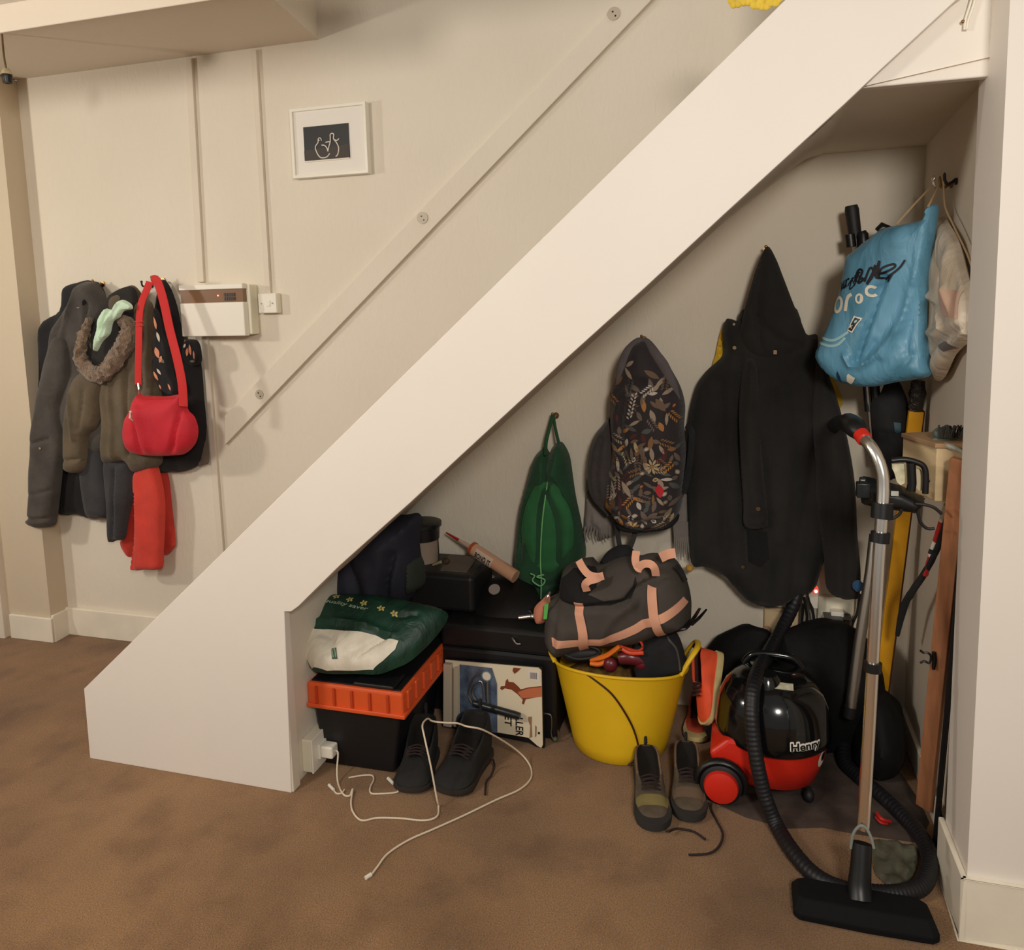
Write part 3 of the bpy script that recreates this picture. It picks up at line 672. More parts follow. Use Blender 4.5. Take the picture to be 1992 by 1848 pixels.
m_gs = fab('scarf grey', (132, 124, 118), .15)
t = thing('grey_scarf', 'pale grey fringed scarf hanging behind the backpack', 'scarf', at(1250, 1097, 2.79))
mb = MB(); p2 = Puff(YP(2.80), [(1141,930),(1150,965),(1172,995),(1194,1010),(1194,1040),(1180,1046),(1166,1050),(1156,1030),(1137,1032),(1139,980)], T=.05, wob=.01, creases=[([(1150,960),(1152,1025)],.006,-.012),([(1172,1000),(1172,1045)],.006,.01)]); p2.mesh(mb)
for k in range(9):
    x = 1139+k*6; mb.tube([at(x, 1024, 2.765), at(x-2, 1040, 2.76), at(x+2, 1056-(k % 3)*5, 2.765)], [.004,.003,.001], 5, smooth=3)
mb.build('left_end', m_gs, t)
mb = MB(); p2 = Puff(YP(2.80), [(1322,860),(1336,880),(1340,960),(1342,1020),(1330,1030),(1312,1032),(1312,960),(1318,900)], T=.05, wob=.01, creases=[([(1328,880),(1326,1020)],.006,-.012)]); p2.mesh(mb)
for k in range(9):
    x = 1311+k*3.6; mb.tube([at(x, 1015, 2.765), at(x+2, 1050, 2.76), at(x+1+k*.6, 1090-(k % 3)*6, 2.765)], [.005,.004,.0015], 5, smooth=3)
mb.build('right_end', m_gs, t)

# yellow coat just showing behind the black hooded coat
mb = MB(); Puff(YP(2.80), [(1404,640),(1412,650),(1420,700),(1600,700),(1626,745),(1630,800),(1500,850),(1400,800),(1386,720),(1392,690),(1398,660)], T=.015, edge=.02, step=.012, back=.008).mesh(mb)
mb.build('yellow_jacket', fab('jacket yellow', (226, 182, 40), .1), label='yellow jacket showing as a sliver behind the black hooded coat', cat='jacket')
m_bc = mat('hood coat black', (25, 25, 23), .97, var=(9, .25, (36, 33, 31)), bump=(60, .4, .003), sheen=.06)
m_bc2 = mat('hood coat inner', (10, 10, 10), .97, bump=(60, .4, .003))
m_stud = mat('stud', (120, 100, 76), .35, .9)
t = thing('hooded_coat', 'large black hooded coat hanging by its pointed hood', 'coat', at(1500, 1178, 2.72))
mb = MB(); p = Puff(YP(2.765), [(1412,622),(1424,621),(1436,623),(1450,600),(1540,592),(1566,648),(1590,652),(1592,696),(1616,740),(1632,788),(1645,840),(1652,900),(1640,1000),(1600,1100),(1585,1145),(1560,1152),(1528,1172),(1492,1178),(1456,1168),(1428,1140),(1404,1116),(1372,1100),(1344,1093),(1338,980),(1338,840),(1352,760),(1372,724),(1408,688),(1405,650)], T=.07, edge=.06, step=.011, wob=.03, wsc=9, creases=[([(1402,740),(1408,860),(1410,1040),(1424,1120)],.006,-.016),([(1440,690),(1436,820),(1448,1000),(1452,1090)],.007,-.02),([(1480,720),(1470,900),(1490,1020),(1490,1150)],.022,.018),([(1560,700),(1590,820),(1570,960),(1540,1140)],.020,-.022),([(1520,760),(1530,900),(1520,1040)],.022,.018)])
p.mesh(mb)
p.patch(mb, [(1452,1022),(1490,1018),(1494,1070),(1478,1088),(1455,1080)], 1)
mb.build('body', [m_bc, m_bc2], t)
for (x, y) in ((1429,674),(1445,1090),(1428,630)):
    c = p.on(x, y, 0); MB().cyl(c, c+Vector((0,-.004,0)), .006 if y > 640 else .004, 14).build('stud', m_stud, t)
mb = MB(); h = Puff(YP(2.71), [(1492,479),(1508,500),(1524,540),(1544,592),(1564,640),(1572,668),(1540,690),(1500,700),(1462,690),(1440,660),(1446,612),(1460,560),(1475,512)], T=.045, edge=.09, wob=.02, creases=[([(1488,500),(1474,580),(1480,680)],.010,-.016),([(1462,600),(1500,650),(1550,670)],.012,-.012)])
h.mesh(mb); mb.build('hood', m_bc, t)
c = h.on(1507, 684, 0); MB().box(c+Vector((-.006,-.004,-.007)), c+Vector((.006,.002,.007))).build('square_stud', m_stud, t, smooth=False, bevel=.001)
mb = MB(); sl = Puff(YP(2.69), [(1450,700),(1475,715),(1480,800),(1484,900),(1494,980),(1493,1022),(1450,1024),(1446,980),(1440,880),(1438,780)], T=.055, edge=.045, wob=.02, creases=[([(1448,1000),(1492,998)],.004,-.008)]); sl.mesh(mb); mb.build('left_sleeve', m_bc, t)
c = sl.on(1474, 980, 0); MB().cyl(c, c+Vector((0,-.005,0)), .007, 14).build('stud', m_stud, t)
mb = MB(); sr = Puff(YP(2.705), [(1592,690),(1616,740),(1632,788),(1650,860),(1663,940),(1668,1040),(1674,1108),(1672,1155),(1655,1162),(1635,1161),(1608,1144),(1602,1080),(1590,1000),(1586,900),(1580,800)], T=.07, edge=.05, wob=.02, creases=[([(1612,820),(1625,960),(1630,1140)],.014,.012),([(1600,900),(1606,1060)],.01,-.014)]); sr.mesh(mb); mb.build('right_sleeve', m_bc, t)
mb = MB().ball(at(1341, 1105, 2.74), .013, seg=14); mb.rough_up(.003, 120); mb.build('yellow_pompom', fab('pompom yellow', (215, 160, 60)), label='small round mustard pompom at the lower left hem of the black coat', cat='pompom')
mb = MB().ball(at(1669, 1140, 2.62), .017, seg=14); mb.rough_up(.002, 120); mb.build('blue_ball', fab('ball blue', (36, 78, 120)), label='small round blue ball beside the lower right cuff of the black coat', cat='ball')

# tripod in the corner
t = thing('folded_tripod', 'folded black tripod standing upright in the back corner', 'tripod', at(1690, 1330, 2.74))
MB().tube([at(1656,400,2.72), at(1657,408,2.72), at(1661,440,2.72), at(1664,462,2.72)], [.018,.021,.020,.019], 16).build('grip', m_blkrub, t, ang=60)
MB().tube([at(1664,458,2.72), at(1672,520,2.72), at(1690,800,2.72)], .013, 12).tube([at(1653,456,2.71), at(1656,480,2.71)], .016, 12).build('leg', m_blkpl, t)
MB().tube([at(1676,450,2.70), at(1678,456,2.70), at(1681,490,2.70), at(1690,520,2.70), at(1706,800,2.70)], [.012,.017,.017,.013,.012], 12).build('leg', m_blkpl, t)
MB().tube([at(1662,480,2.70), at(1672,560,2.70), at(1700,900,2.72)], .007, 8).build('leg', m_steel, t)
MB().tube([at(1708,450,2.66), at(1716,442,2.66), at(1728,446,2.66), at(1735,500,2.68)], [.012,.016,.016,.014], 12).build('black_umbrella', m_blkpl, label='black rounded umbrella handle poking up just behind the blue bag', cat='umbrella')
mb = MB(); pb = Puff(YP(2.70), [(1736,738),(1750,744),(1762,770),(1770,800),(1772,850),(1760,900),(1740,930),(1712,925),(1700,860),(1694,800),(1698,775),(1712,765),(1722,745)], T=.07, edge=.05, wob=.012, creases=[([(1700,835),(1768,840)],.006,-.012)])
pb.mesh(mb); pb.patch(mb, [(1730,814),(1744,816),(1744,834),(1736,836),(1732,832)], 1, .003); mb.build('black_holdall', [m_black, pla('label blue', (50, 80, 95), .6)], label='black slim holdall with a small blue tag, below the blue carrier bag', cat='bag')

# hooks and carrier bags on the right wall
rh = []
for (px, py, m_, lab) in ((1817,352,m_chrome,'shiny silver hook on the right wall, leftmost of the three hooks'), (1829,352,m_brass,'slim brass hook between the two other right-wall hooks'), (1838,345,m_blkpl,'black hook on the right wall, highest of the three hooks')):
    c = atx(px, py, .52); tt = thing('wall_hook', lab, 'hook', (0.55, c.y, c.z-.02), 'hooks high on the right recess wall')
    MB().cyl((.549, c.y, c.z-.012), (.543, c.y, c.z-.012), .009, 14).build('wall_plate', m_, tt)
    MB().tube([(.545, c.y, c.z-.008), (.53, c.y, c.z-.018), (.521, c.y, c.z-.010), (.519, c.y, c.z+.006)], .004, 8, smooth=4).ball((.519, c.y, c.z+.006), .0075 if m_ is m_chrome else .005, 0, 12, (.7, .8, 1.4)).build('prong', m_, tt); rh.append(c)
def bagmat(name, col, col2, bumps, trans=0.0, rough=.42):
    m = bpy.data.materials.new(name); m.use_nodes = True; nt = m.node_tree; b = nt.nodes['Principled BSDF']
    b.inputs['Roughness'].default_value = rough; b.inputs['Transmission Weight'].default_value = trans
    tc = nt.nodes.new('ShaderNodeTexCoord'); mp = nt.nodes.new('ShaderNodeMapping'); mp.inputs['Scale'].default_value = (3, 3, 1.1); mp.inputs['Rotation'].default_value = (.25, .4, .2)
    nt.links.new(tc.outputs['Object'], mp.inputs['Vector'])
    n = nt.nodes.new('ShaderNodeTexNoise'); n.inputs['Scale'].default_value = 5; n.inputs['Detail'].default_value = 3; nt.links.new(mp.outputs['Vector'], n.inputs['Vector'])
    r = nt.nodes.new('ShaderNodeValToRGB'); r.color_ramp.elements[0].position = .35; r.color_ramp.elements[1].position = .65
    r.color_ramp.elements[0].color = [s2l(x) for x in col]+[1]; r.color_ramp.elements[1].color = [s2l(x) for x in col2]+[1]
    nt.links.new(n.outputs['Fac'], r.inputs['Fac']); nt.links.new(r.outputs['Color'], b.inputs['Base Color'])
    v = nt.nodes.new('ShaderNodeTexNoise'); v.inputs['Scale'].default_value = bumps; v.inputs['Detail'].default_value = 3; v.inputs['Distortion'].default_value = 1.5; nt.links.new(mp.outputs['Vector'], v.inputs['Vector'])
    bp = nt.nodes.new('ShaderNodeBump'); bp.inputs['Strength'].default_value = .6; bp.inputs['Distance'].default_value = .012
    nt.links.new(v.outputs['Fac'], bp.inputs['Height']); nt.links.new(bp.outputs['Normal'], b.inputs['Normal'])
    return m
Pb = Pl((.49, 2.40, 1.5), (.25, -.17, 0))
t = thing('carrier_bag', 'bright blue plastic carrier bag with black and white lettering hanging in the right corner', 'bag', Pb.pt(*Pb.uv(1700, 750)))
mb = MB(); p = Puff(Pb, [(1812,398),(1826,402),(1822,440),(1812,500),(1806,560),(1804,620),(1808,690),(1812,728),(1780,738),(1740,744),(1700,752),(1660,750),(1620,735),(1590,695),(1602,660),(1622,610),(1638,560),(1650,500),(1660,490),(1690,465),(1722,444),(1770,434),(1798,425),(1801,412)], T=.05, edge=.05, step=.008, wob=.02, wsc=9, creases=[([(1815,410),(1800,520),(1770,620),(1735,690)],.012,.014),([(1735,540),(1700,640),(1680,700)],.010,-.018),([(1757,640),(1720,690),(1680,712),(1662,690)],.007,.014),([(1716,665),(1680,715)],.004,-.008),([(1720,560),(1690,620)],.007,-.010),([(1785,690),(1750,735)],.005,-.01),([(1790,560),(1775,680)],.01,-.010)])
p.mesh(mb)
def ptxt(puf, mb, txt, A, B, hpx, mi, bold=0, shear=0, off=.002, sp=1.0):
    a = Vector((*puf.pl.uv(*A), 0)); b = Vector((*puf.pl.uv(*B), 0)); w = (b-a).length; d = (b-a)/w; n_ = Vector((-d.y, d.x, 0)); h_ = hpx/1540*2.5
    def fn(s, q):
        r = a+d*s+n_*q; return puf.pt(r.x, r.y, off)
    text_map(mb, txt, fn, w, h_, mi, bold, shear, sp)
ptxt(p, mb, 'ur', (1650,564), (1676,554), 14, 1, .01, .35)
ptxt(p, mb, 'rec', (1682,556), (1702,540), 15, 1, .01, .35)
p.strip(mb, [(1650,566),(1656,552),(1660,560),(1666,545)], .0035, 1, .0025); p.strip(mb, [(1668,556),(1676,545),(1672,562),(1684,550),(1690,528)], .0035, 1, .0025)
for path in ([(1683,548),(1690,526),(1698,528),(1690,550),(1704,540)], [(1702,548),(1712,522),(1718,528),(1706,552),(1716,540)], [(1716,540),(1722,516),(1720,536),(1730,508),(1726,532)], [(1726,538),(1734,522),(1754,514),(1756,520),(1738,530),(1724,534),(1724,540),(1736,541)], [(1734,544),(1752,532),(1766,520),(1776,506)], [(1742,548),(1752,532)]):
    p.strip(mb, path, .006, 1, .003)
def ring(cx, cy, rx, ry, w, mi, rot=0, a0=0, a1=2*PI):
    pts_ = [(cx+rx*math.cos(a)*math.cos(rot)-ry*math.sin(a)*math.sin(rot), cy+rx*math.cos(a)*math.sin(rot)+ry*math.sin(a)*math.cos(rot)) for a in [a0+(a1-a0)*k/12 for k in range(13)]]
    p.strip(mb, pts_, w, mi, .003, sub=3)
ring(1645, 592, 8, 14, .009, 2, .2)
p.strip(mb, [(1661,604),(1664,586),(1668,576),(1675,572)], .010, 2); ring(1690, 580, 6, 8, .006, 2, .2); p.strip(mb, [(1694,574),(1692,588)], .006, 2)
ring(1712, 566, 8, 9, .008, 2, .2, .6, 5.4)
p.patch(mb, [(1679,613),(1692,618),(1676,646),(1666,641)], 2, .003); p.patch(mb, [(1681,616),(1689,620),(1675,643),(1668,639)], 3, .004)
ptxt(p, mb, 'K', (1671,636), (1676,638), 6, 2, .02, 0, .005); p.leaf(mb, 1682, 624, .010, .006, 1.0, 4, off=.0045)
p.strip(mb, [(1606,654),(1628,660),(1645,658),(1668,644)], .008, 4, .0025); p.strip(mb, [(1604,665),(1630,671),(1648,668),(1662,655)], .008, 4, .0025)
p.leaf(mb, 1644, 732, .035, .012, 1.57, 5); p.patch(mb, [(1664,728),(1668,724),(1680,733),(1672,742),(1665,746),(1660,740),(1662,734)], 2, .003)
mb.build('body', [bagmat('carrier blue', (82, 138, 164), (106, 164, 196), 5), pla('ink black', (18, 18, 26), .5), pla('ink white', (232, 226, 208), .5), pla('ink dark', (28, 16, 18), .5), pla('ink pale', (160, 200, 205), .5), pla('ink navy', (30, 60, 90), .5)], t)
cA = rh[0]+Vector((-.004, 0, -.012)); cB = rh[1]+Vector((-.004, 0, -.012))
mcord = pla('bag cord', (200, 170, 130), .7)
MB().tube([cA, p.on(1790, 392, .01) if False else cA.lerp(p.on(1742, 436, .0), .5), p.on(1744, 437, .002)], .0028, 6).build('handle', mcord, t)
MB().tube([cB, cB.lerp(p.on(1814, 402, 0), .5), p.on(1814, 402, .0)], .0032, 6).build('handle', mcord, t)
t = thing('white_bag', 'crumpled whitish plastic bag hanging between the blue bag and the right wall edge', 'bag', atx(1850, 735, .50))
Pw = Pl((.53, 2.3, 1.5), (0, -1, 0))
mb = MB(); p = Puff(Pw, [(1835,420),(1850,440),(1866,470),(1882,530),(1894,580),(1895,640),(1890,660),(1860,690),(1838,734),(1820,738),(1800,700),(1806,600),(1812,500),(1824,440)], T=.035, edge=.04, step=.008, wob=.02, wsc=14, creases=[([(1822,560),(1850,590),(1862,640)],.006,.014),([(1815,640),(1850,650)],.006,.012),([(1890,640),(1850,665),(1835,700)],.007,-.016),([(1845,470),(1850,560)],.008,-.012),([(1870,560),(1880,640)],.008,.01)])
p.mesh(mb); p.patch(mb, [(1852,668),(1866,663),(1872,676),(1858,684)], 1, .002); p.patch(mb, [(1858,560),(1890,565),(1892,620),(1866,615)], 2, .0015)
mb.build('body', [bagmat('clear film', (196, 180, 158), (222, 208, 188), 6, 0.0, .35), pla('grey print', (120, 110, 104), .5), pla('pink print', (212, 176, 154), .5)], t)
cC = rh[2]+Vector((-.003, 0, -.012))
MB().tube([cC, p.on(1848, 400, .012), p.on(1866, 440, .012), p.on(1893, 515, .004), p.on(1894, 570, .002)], .0024, 6, smooth=4).build('handle', mcord, t)
# ================= RIGHT CORNER: WALL BOX, POLES, PLANK =================
t = thing('wooden_wall_box', 'pale wooden box fixed to the right wall with a hand brush lying on it', 'box', (.49, 2.25, .965))
A0_ = at(1823,862,2.19); zt_ = A0_.z; D0_ = atz(1757,842,zt_); D0_ = A0_+(D0_-A0_)
fp_ = [(A0_.x,A0_.y), (.549,2.195), (.549,D0_.y+.05), (D0_.x,D0_.y)]; zb_ = at(1818,975,2.19).z
MB().prism([(x, y, zb_) for x, y in fp_], (0, 0, zt_-zb_-.012)).build('case', mat('pale ply', (214, 188, 146), .6, var=(5, .08), stretch=(1, 1, 8)), t, smooth=False, bevel=.002)
MB().prism([(x, y, zt_-.012) for x, y in [(fp_[0][0]-.005,fp_[0][1]-.007), (.549,2.188), fp_[2], (fp_[3][0]-.005,fp_[3][1])]], (0, 0, .012)).build('lid', mat('brown ply', (176, 140, 104), .6, var=(8, .15)), t, smooth=False, bevel=.002)
c = at(1864, 935, 2.19); MB().box((c.x-.005, 2.183, c.z-.016), (c.x+.005, 2.20, c.z+.016)).build('catch', pla('catch brown', (60, 38, 28), .4), t, smooth=False, bevel=.002)
t = thing('hand_brush', 'grey-green hand brush with dark bristles lying on the pale wooden box', 'brush', (.50, 2.22, 1.114))
b0_, b1_ = at(1822, 850, 2.2), at(1876, 850, 2.2)
mb = MB().ball(at(1832, 843, 2.24), .022, 0, 14, (1.0, .8, .72)); mb.tube([at(1812,857,2.24), at(1825,854,2.24), at(1850,850,2.24), at(1868,846,2.24)], [.003,.008,.010,.008], 10, smooth=4); mb.build('head', pla('brush teal', (88, 104, 98), .5), t)
mb = MB(); rr = random.Random(4)
for k in range(90):
    a = at(rr.uniform(1828, 1876), 852, 2.23+rr.uniform(-.015, .02)); mb.tube([a, a+Vector((rr.uniform(-.008, .010), rr.uniform(-.004, .004), rr.uniform(.018, .034)))], .0022, 4)
mb.build('bristles', fab('bristle dark', (52, 50, 42), .2), t)
MB().tube([at(1838,862,2.20), at(1846,868,2.185), at(1862,874,2.175), at(1880,886,2.165)], [.003,.007,.006,.004], 10, smooth=4).build('handle', pla('brush handle grey', (168, 170, 160), .4), t)

t = thing('yellow_level', 'long flat yellow pole with a black foil-wrapped tip leaning in the right corner', 'pole', at(1712, 1400, 2.70))
A_, B_ = at(1709, 1378, 2.69), at(1782, 800, 2.61)
nv = (B_-A_).normalized().cross(Vector((0, -1, 0))).normalized()
def bar(mb, a, b, w, d, mi=0, side=Vector((1, 0, 0))):
    ax = (b-a).normalized(); s_ = (side-ax*side.dot(ax)).normalized(); f_ = ax.cross(s_)
    q = [a+s_*x*w/2+f_*y*d/2 for x, y in ((-1,-1),(1,-1),(1,1),(-1,1))]
    mb.prism(q, b-a, mi); return mb
bar(MB(), A_, B_, .040, .02).build('bar', mat('level yellow', (222, 160, 28), .45, var=(12, .12)), t, smooth=False, bevel=.002)
bar(MB(), A_+Vector((.024, .01, 0)), B_+Vector((.022, .01, 0)), .006, .022).build('edge', pla('edge brown', (96, 50, 26), .5), t, smooth=False)
C_ = at(1787, 742, 2.60); mb = MB().tube([B_.lerp(C_, x) for x in (0, .15, .4, .6, .8, 1)], [.018, .022, .020, .024, .022, .018], 14, flat=((0,-1,0), .6)); mb.rough_up(.006, 60, 2)
mb.build('tip_wrap', mat('black foil', (48, 44, 42), .22, .3, bump=(60, .9, .01)), t)
t = thing('metal_pole', 'dull aluminium tube leaning behind the shiny vacuum wand', 'pole', at(1652, 1390, 2.50))
MB().tube([at(1654,1385,2.50), at(1672,1250,2.53), at(1694,1110,2.56), at(1702,1040,2.58)], .0165, 14).build('tube', m_steel, t)
c = at(1652, 1392, 2.50); MB().cyl(at(1651,1394,2.50), at(1655,1374,2.50), .018, 14).build('foot', m_blkrub, t)

# plank and black board against the right wall
t = thing('wooden_plank', 'long brown wooden plank leaning on the right wall with a black clip', 'plank', (.52, 2.35, 0))
A_ = at(1798, 1570, 2.33); B_ = at(1868, 893, 2.13); A_.z = max(A_.z, .005)
pm = mat('plank wood', (168, 112, 76), .6, var=(6, .25), bump=(30, .2, .002), stretch=(6, 6, .6))
bar(MB(), A_, B_, .042, .018, 0, Vector((.75, -.65, 0))).build('board', pm, t, smooth=False, bevel=.002)
c = at(1806, 1280, 2.24)
mb = MB().tube([at(1790,1265,2.22), at(1797,1270,2.22), at(1805,1270,2.22), at(1811,1277,2.22), at(1808,1290,2.22), at(1798,1286,2.22), at(1790,1290,2.22)], .003, 8, smooth=4)
mb.tube([at(1817,1268,2.23), at(1818,1285,2.23), at(1816,1302,2.23)], [.005,.006,.004], 8, smooth=3); mb.build('clip', m_blkpl, t)
bb = MB(); lo = [at(1800, 1622, 2.26), at(1836, 1628, 2.20)]; 
bar(bb, Vector((.525, 2.235, .01)), Vector((.533, 2.115, 1.04)), .075, .012, 0, Vector((0.3, 1, 0)))
bb.build('black_board', mat('board black', (20, 20, 24), .55), smooth=False, bevel=.002, label='tall black board standing between the brown plank and the right wall', cat='board')
# striped cable and black stick in the right corner
t = thing('striped_stick', 'red and white banded stick taped to a black cane beside the brown plank', 'stick', at(1740, 1235, 2.5))
P_ = [at(1862,985,2.20), at(1845,1010,2.24), at(1822,1075,2.30), at(1800,1115,2.36)]
for i, (a, b, m_) in enumerate(((0, .22, m_white), (.22, .5, pla('band red', (186, 48, 40), .4)), (.5, .72, m_white), (.72, 1, pla('band red', (186, 48, 40))))):
    aa = at(1842,982,2.22).lerp(at(1800,1118,2.34), a); bb_ = at(1842,982,2.22).lerp(at(1800,1118,2.34), b)
    MB().cyl(aa, bb_, .0075, 12).build('band', m_, t)
mb = MB().tube([at(1850,982,2.21), at(1838,1020,2.24), at(1822,1070,2.28), at(1800,1112,2.34), at(1775,1150,2.40), at(1758,1180,2.46), at(1746,1235,2.52)], [.007,.007,.008,.009,.010,.011,.006], 10, smooth=4)
mb.tube([at(1806,1072,2.28), at(1822,1078,2.275)], .006, 8); mb.rough_up(.002, 60, 5); mb.build('cane', m_black, t)

# black power tool hanging behind the vacuum wand
t = thing('power_tool', 'black power tool with looped handles and dangling cable behind the chrome wand', 'power tool', at(1730, 1000, 2.18))
Pt = YP(2.19)
mb = MB(); Puff(Pt, [(1735,940),(1752,944),(1775,955),(1800,970),(1784,990),(1778,996),(1740,990),(1716,986),(1700,985),(1690,982),(1676,978),(1672,958),(1670,942),(1672,930),(1680,926),(1700,930),(1716,936)], T=.06, edge=.025, step=.006, smooth=False).mesh(mb); mb.build('body', m_blkpl, t)
mb = MB().box(at(1676,960,2.14)+Vector((-.012,-.01,-.01)), at(1676,960,2.14)+Vector((.02,.02,.028))).cyl(at(1672,935,2.14), at(1684,935,2.14), .010, 12); mb.build('motor', pla('motor black', (30, 34, 36), .3), t, bevel=.003)
mb = MB().tube([at(x, y, 2.14) for x, y in ((1734,896),(1760,894),(1785,900),(1797,908),(1801,925),(1800,960))], .0075, 10, smooth=4).tube([at(x, y, 2.14) for x, y in ((1772,900),(1774,940),(1772,955))], .011, 10).tube([at(x,y,2.14) for x,y in ((1800,934),(1809,936))], .003, 8); mb.build('loop_handle', m_blkpl, t)
mb = MB(); mb.prism([at(x, y, 2.155) for x, y in ((1735,897),(1757,899),(1761,906),(1760,940),(1752,944),(1745,938),(1740,920),(1736,912))], (0, .006, 0)); mb.build('paper_label', mat('label paper', (212, 205, 172), .7, var=(40, .3)), t, smooth=False)
mb = MB(); mb.prism([at(x, y, 2.155) for x, y in ((1779,912),(1790,912),(1795,918),(1794,955),(1788,954),(1779,946))], (0, .006, 0)); mb.build('guide_plate', mat('plate beige', (214, 200, 165), .6), t, smooth=False)
q = at(1741, 960, 2.12); MB().box(q+Vector((-.009,-.002,-.006)), q+Vector((.008,.002,.006))).build('logo_tag', pla('tag white', (190, 190, 180), .4), t, smooth=False)
MB().tube([at(x, y, 2.14) for x, y in ((1784,978),(1786,1000),(1792,1018),(1804,1028),(1818,1028))], .004, 8, smooth=5).tube([at(x, y, 2.13) for x, y in ((1780,980),(1800,982),(1818,988),(1832,1000))], .004, 8, smooth=5).tube([at(x, y, 2.13) for x, y in ((1725,1010),(1738,1008),(1750,1000),(1754,990))], .004, 8, smooth=4).build('cable', m_blkrub, t)

# sockets, plugs and leads low on the back wall
t = thing('wall_socket', 'old white double socket low on the back wall beneath the black coat', 'socket', at(1630, 1330, YW-.01))
def wbox(pa, pb, Y, dep, m_, name, par, bev=.003):
    a = at(*pa, Y); b = at(*pb, Y); return MB().box((min(a.x,b.x), Y, min(a.z,b.z)), (max(a.x,b.x), min(Y+dep, YW-.0005), max(a.z,b.z))).build(name, m_, par, smooth=False, bevel=bev)
wbox((1592,1160), (1660,1245), 2.795, .03, m_cream, 'face_plate', t)
wbox((1617,1190), (1642,1202), 2.76, .04, m_white, 'plug_top', t)
t = thing('power_adapter', 'black plug-in power adapter with leads on the low wall socket', 'adapter', at(1625, 1246, 2.75))
wbox((1604,1203), (1658,1208), 2.735, .06, m_blkpl, 'flange', t); wbox((1613,1206), (1641,1246), 2.72, .07, pla('adapter black', (28, 36, 38), .35), 'body', t, .005)
wbox((1644,1208), (1656,1246), 2.76, .03, pla('side plug', (150, 120, 108), .4), 'side_plug', t)
t = thing('neon_switch_plug', 'white plug with a glowing red neon just below the black coat', 'plug', at(1585, 1185, 2.77))
mb = MB(); mb.prism([at(x, y, 2.76) for x, y in ((1573,1157),(1582,1150),(1593,1148),(1591,1184),(1583,1184),(1576,1170))], (0, .055, 0)); mb.build('body', m_white, t, smooth=False, bevel=.002)
c = at(1587, 1149, 2.755); MB().box(c+Vector((-.008,-.006,-.007)), c+Vector((.008,.02,.009))).build('neon', mat('neon', (255, 60, 40), .3, emit=((255, 70, 50), 1.2)), t, smooth=False, bevel=.002)
MB().ball(c+Vector((0,-.007,0)), .005, seg=10).build('neon_core', mat('neon core', (255, 240, 230), .3, emit=((255, 240, 230), 4)), t)
t = thing('black_leads', 'tangle of thin black leads looping below the plugs on the back wall', 'cable', at(1600, 1270, 2.76))
for pth in ([(1564,1162),(1570,1200),(1568,1225),(1582,1240),(1604,1246),(1614,1230),(1616,1215)], [(1574,1162),(1582,1195),(1586,1225),(1594,1238),(1604,1222),(1606,1206)], [(1563,1175),(1560,1220),(1572,1245),(1588,1268),(1598,1266),(1608,1245),(1624,1243)], [(1672,1155),(1668,1190),(1658,1215),(1652,1250),(1646,1262),(1644,1296)], [(1636,1246),(1642,1260),(1650,1264),(1664,1275)], [(1650,1245),(1655,1262),(1665,1274)]):
    MB().tube([at(x, y, 2.765) for x, y in pth], .0048, 8, smooth=5).build('lead', m_blkrub, t)
t = thing('wall_board', 'narrow pale wooden back board screwed to the wall behind the vacuum hose', 'board', at(1530, 1265, YW-.01))
wbox((1487,1182), (1552,1262), 2.80, .02, mat('old board', (204, 178, 140), .7, var=(9, .15)), 'panel', t)
c = at(1492, 1224, 2.80); MB().cyl(c, c+Vector((0,-.003,0)), .013, 16).build('screw_plate', pla('rust plate', (170, 132, 108), .6), t)
MB().box((at(1505,1300,2.79).x, 2.785, at(1505,1300,2.79).z), (at(1600,1300,2.79).x, YW-.001, at(1505,1272,2.79).z)).build('plaster_ledge', mat('old cream', (198, 182, 152), .8, var=(12, .15)), smooth=False, bevel=.004, label='rough cream timber ledge low on the back wall behind the vacuum', cat='ledge')

# ================= FLOOR, RIGHT =================
# dark mat and plastic sheet under the vacuum
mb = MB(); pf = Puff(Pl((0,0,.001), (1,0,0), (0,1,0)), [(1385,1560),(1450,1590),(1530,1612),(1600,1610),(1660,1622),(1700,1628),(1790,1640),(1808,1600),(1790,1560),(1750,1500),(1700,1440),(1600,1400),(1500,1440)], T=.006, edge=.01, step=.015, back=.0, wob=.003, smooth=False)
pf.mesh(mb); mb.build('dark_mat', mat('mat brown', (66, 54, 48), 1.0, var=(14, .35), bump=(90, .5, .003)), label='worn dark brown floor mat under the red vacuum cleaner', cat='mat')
mb = MB(); pf = Puff(Pl((0,0,.008), (1,0,0), (0,1,0)), [(1698,1640),(1730,1636),(1780,1650),(1786,1672),(1775,1705),(1745,1735),(1715,1712),(1700,1690)], T=.010, edge=.012, step=.006, back=.004, wob=.012, wsc=40); pf.mesh(mb)
mb.build('plastic_sheet', mat('dull plastic', (84, 84, 70), .35, var=(20, .3), bump=(40, .6, .006)), label='crumpled dull green plastic sheet lying inside the loop of the hose', cat='plastic')
MB().tube([atz(1706,1582,.03), atz(1714,1592,.035), atz(1722,1596,.03), atz(1732,1598,.02)], .005, 8, smooth=4).tube([atz(1704,1590,.02), atz(1714,1600,.02), atz(1726,1602,.015)], .004, 8, smooth=4).build('red_tie', pla('tie red', (190, 40, 36), .5), label='little red plastic tie on the dark mat behind the chrome wand', cat='tie')

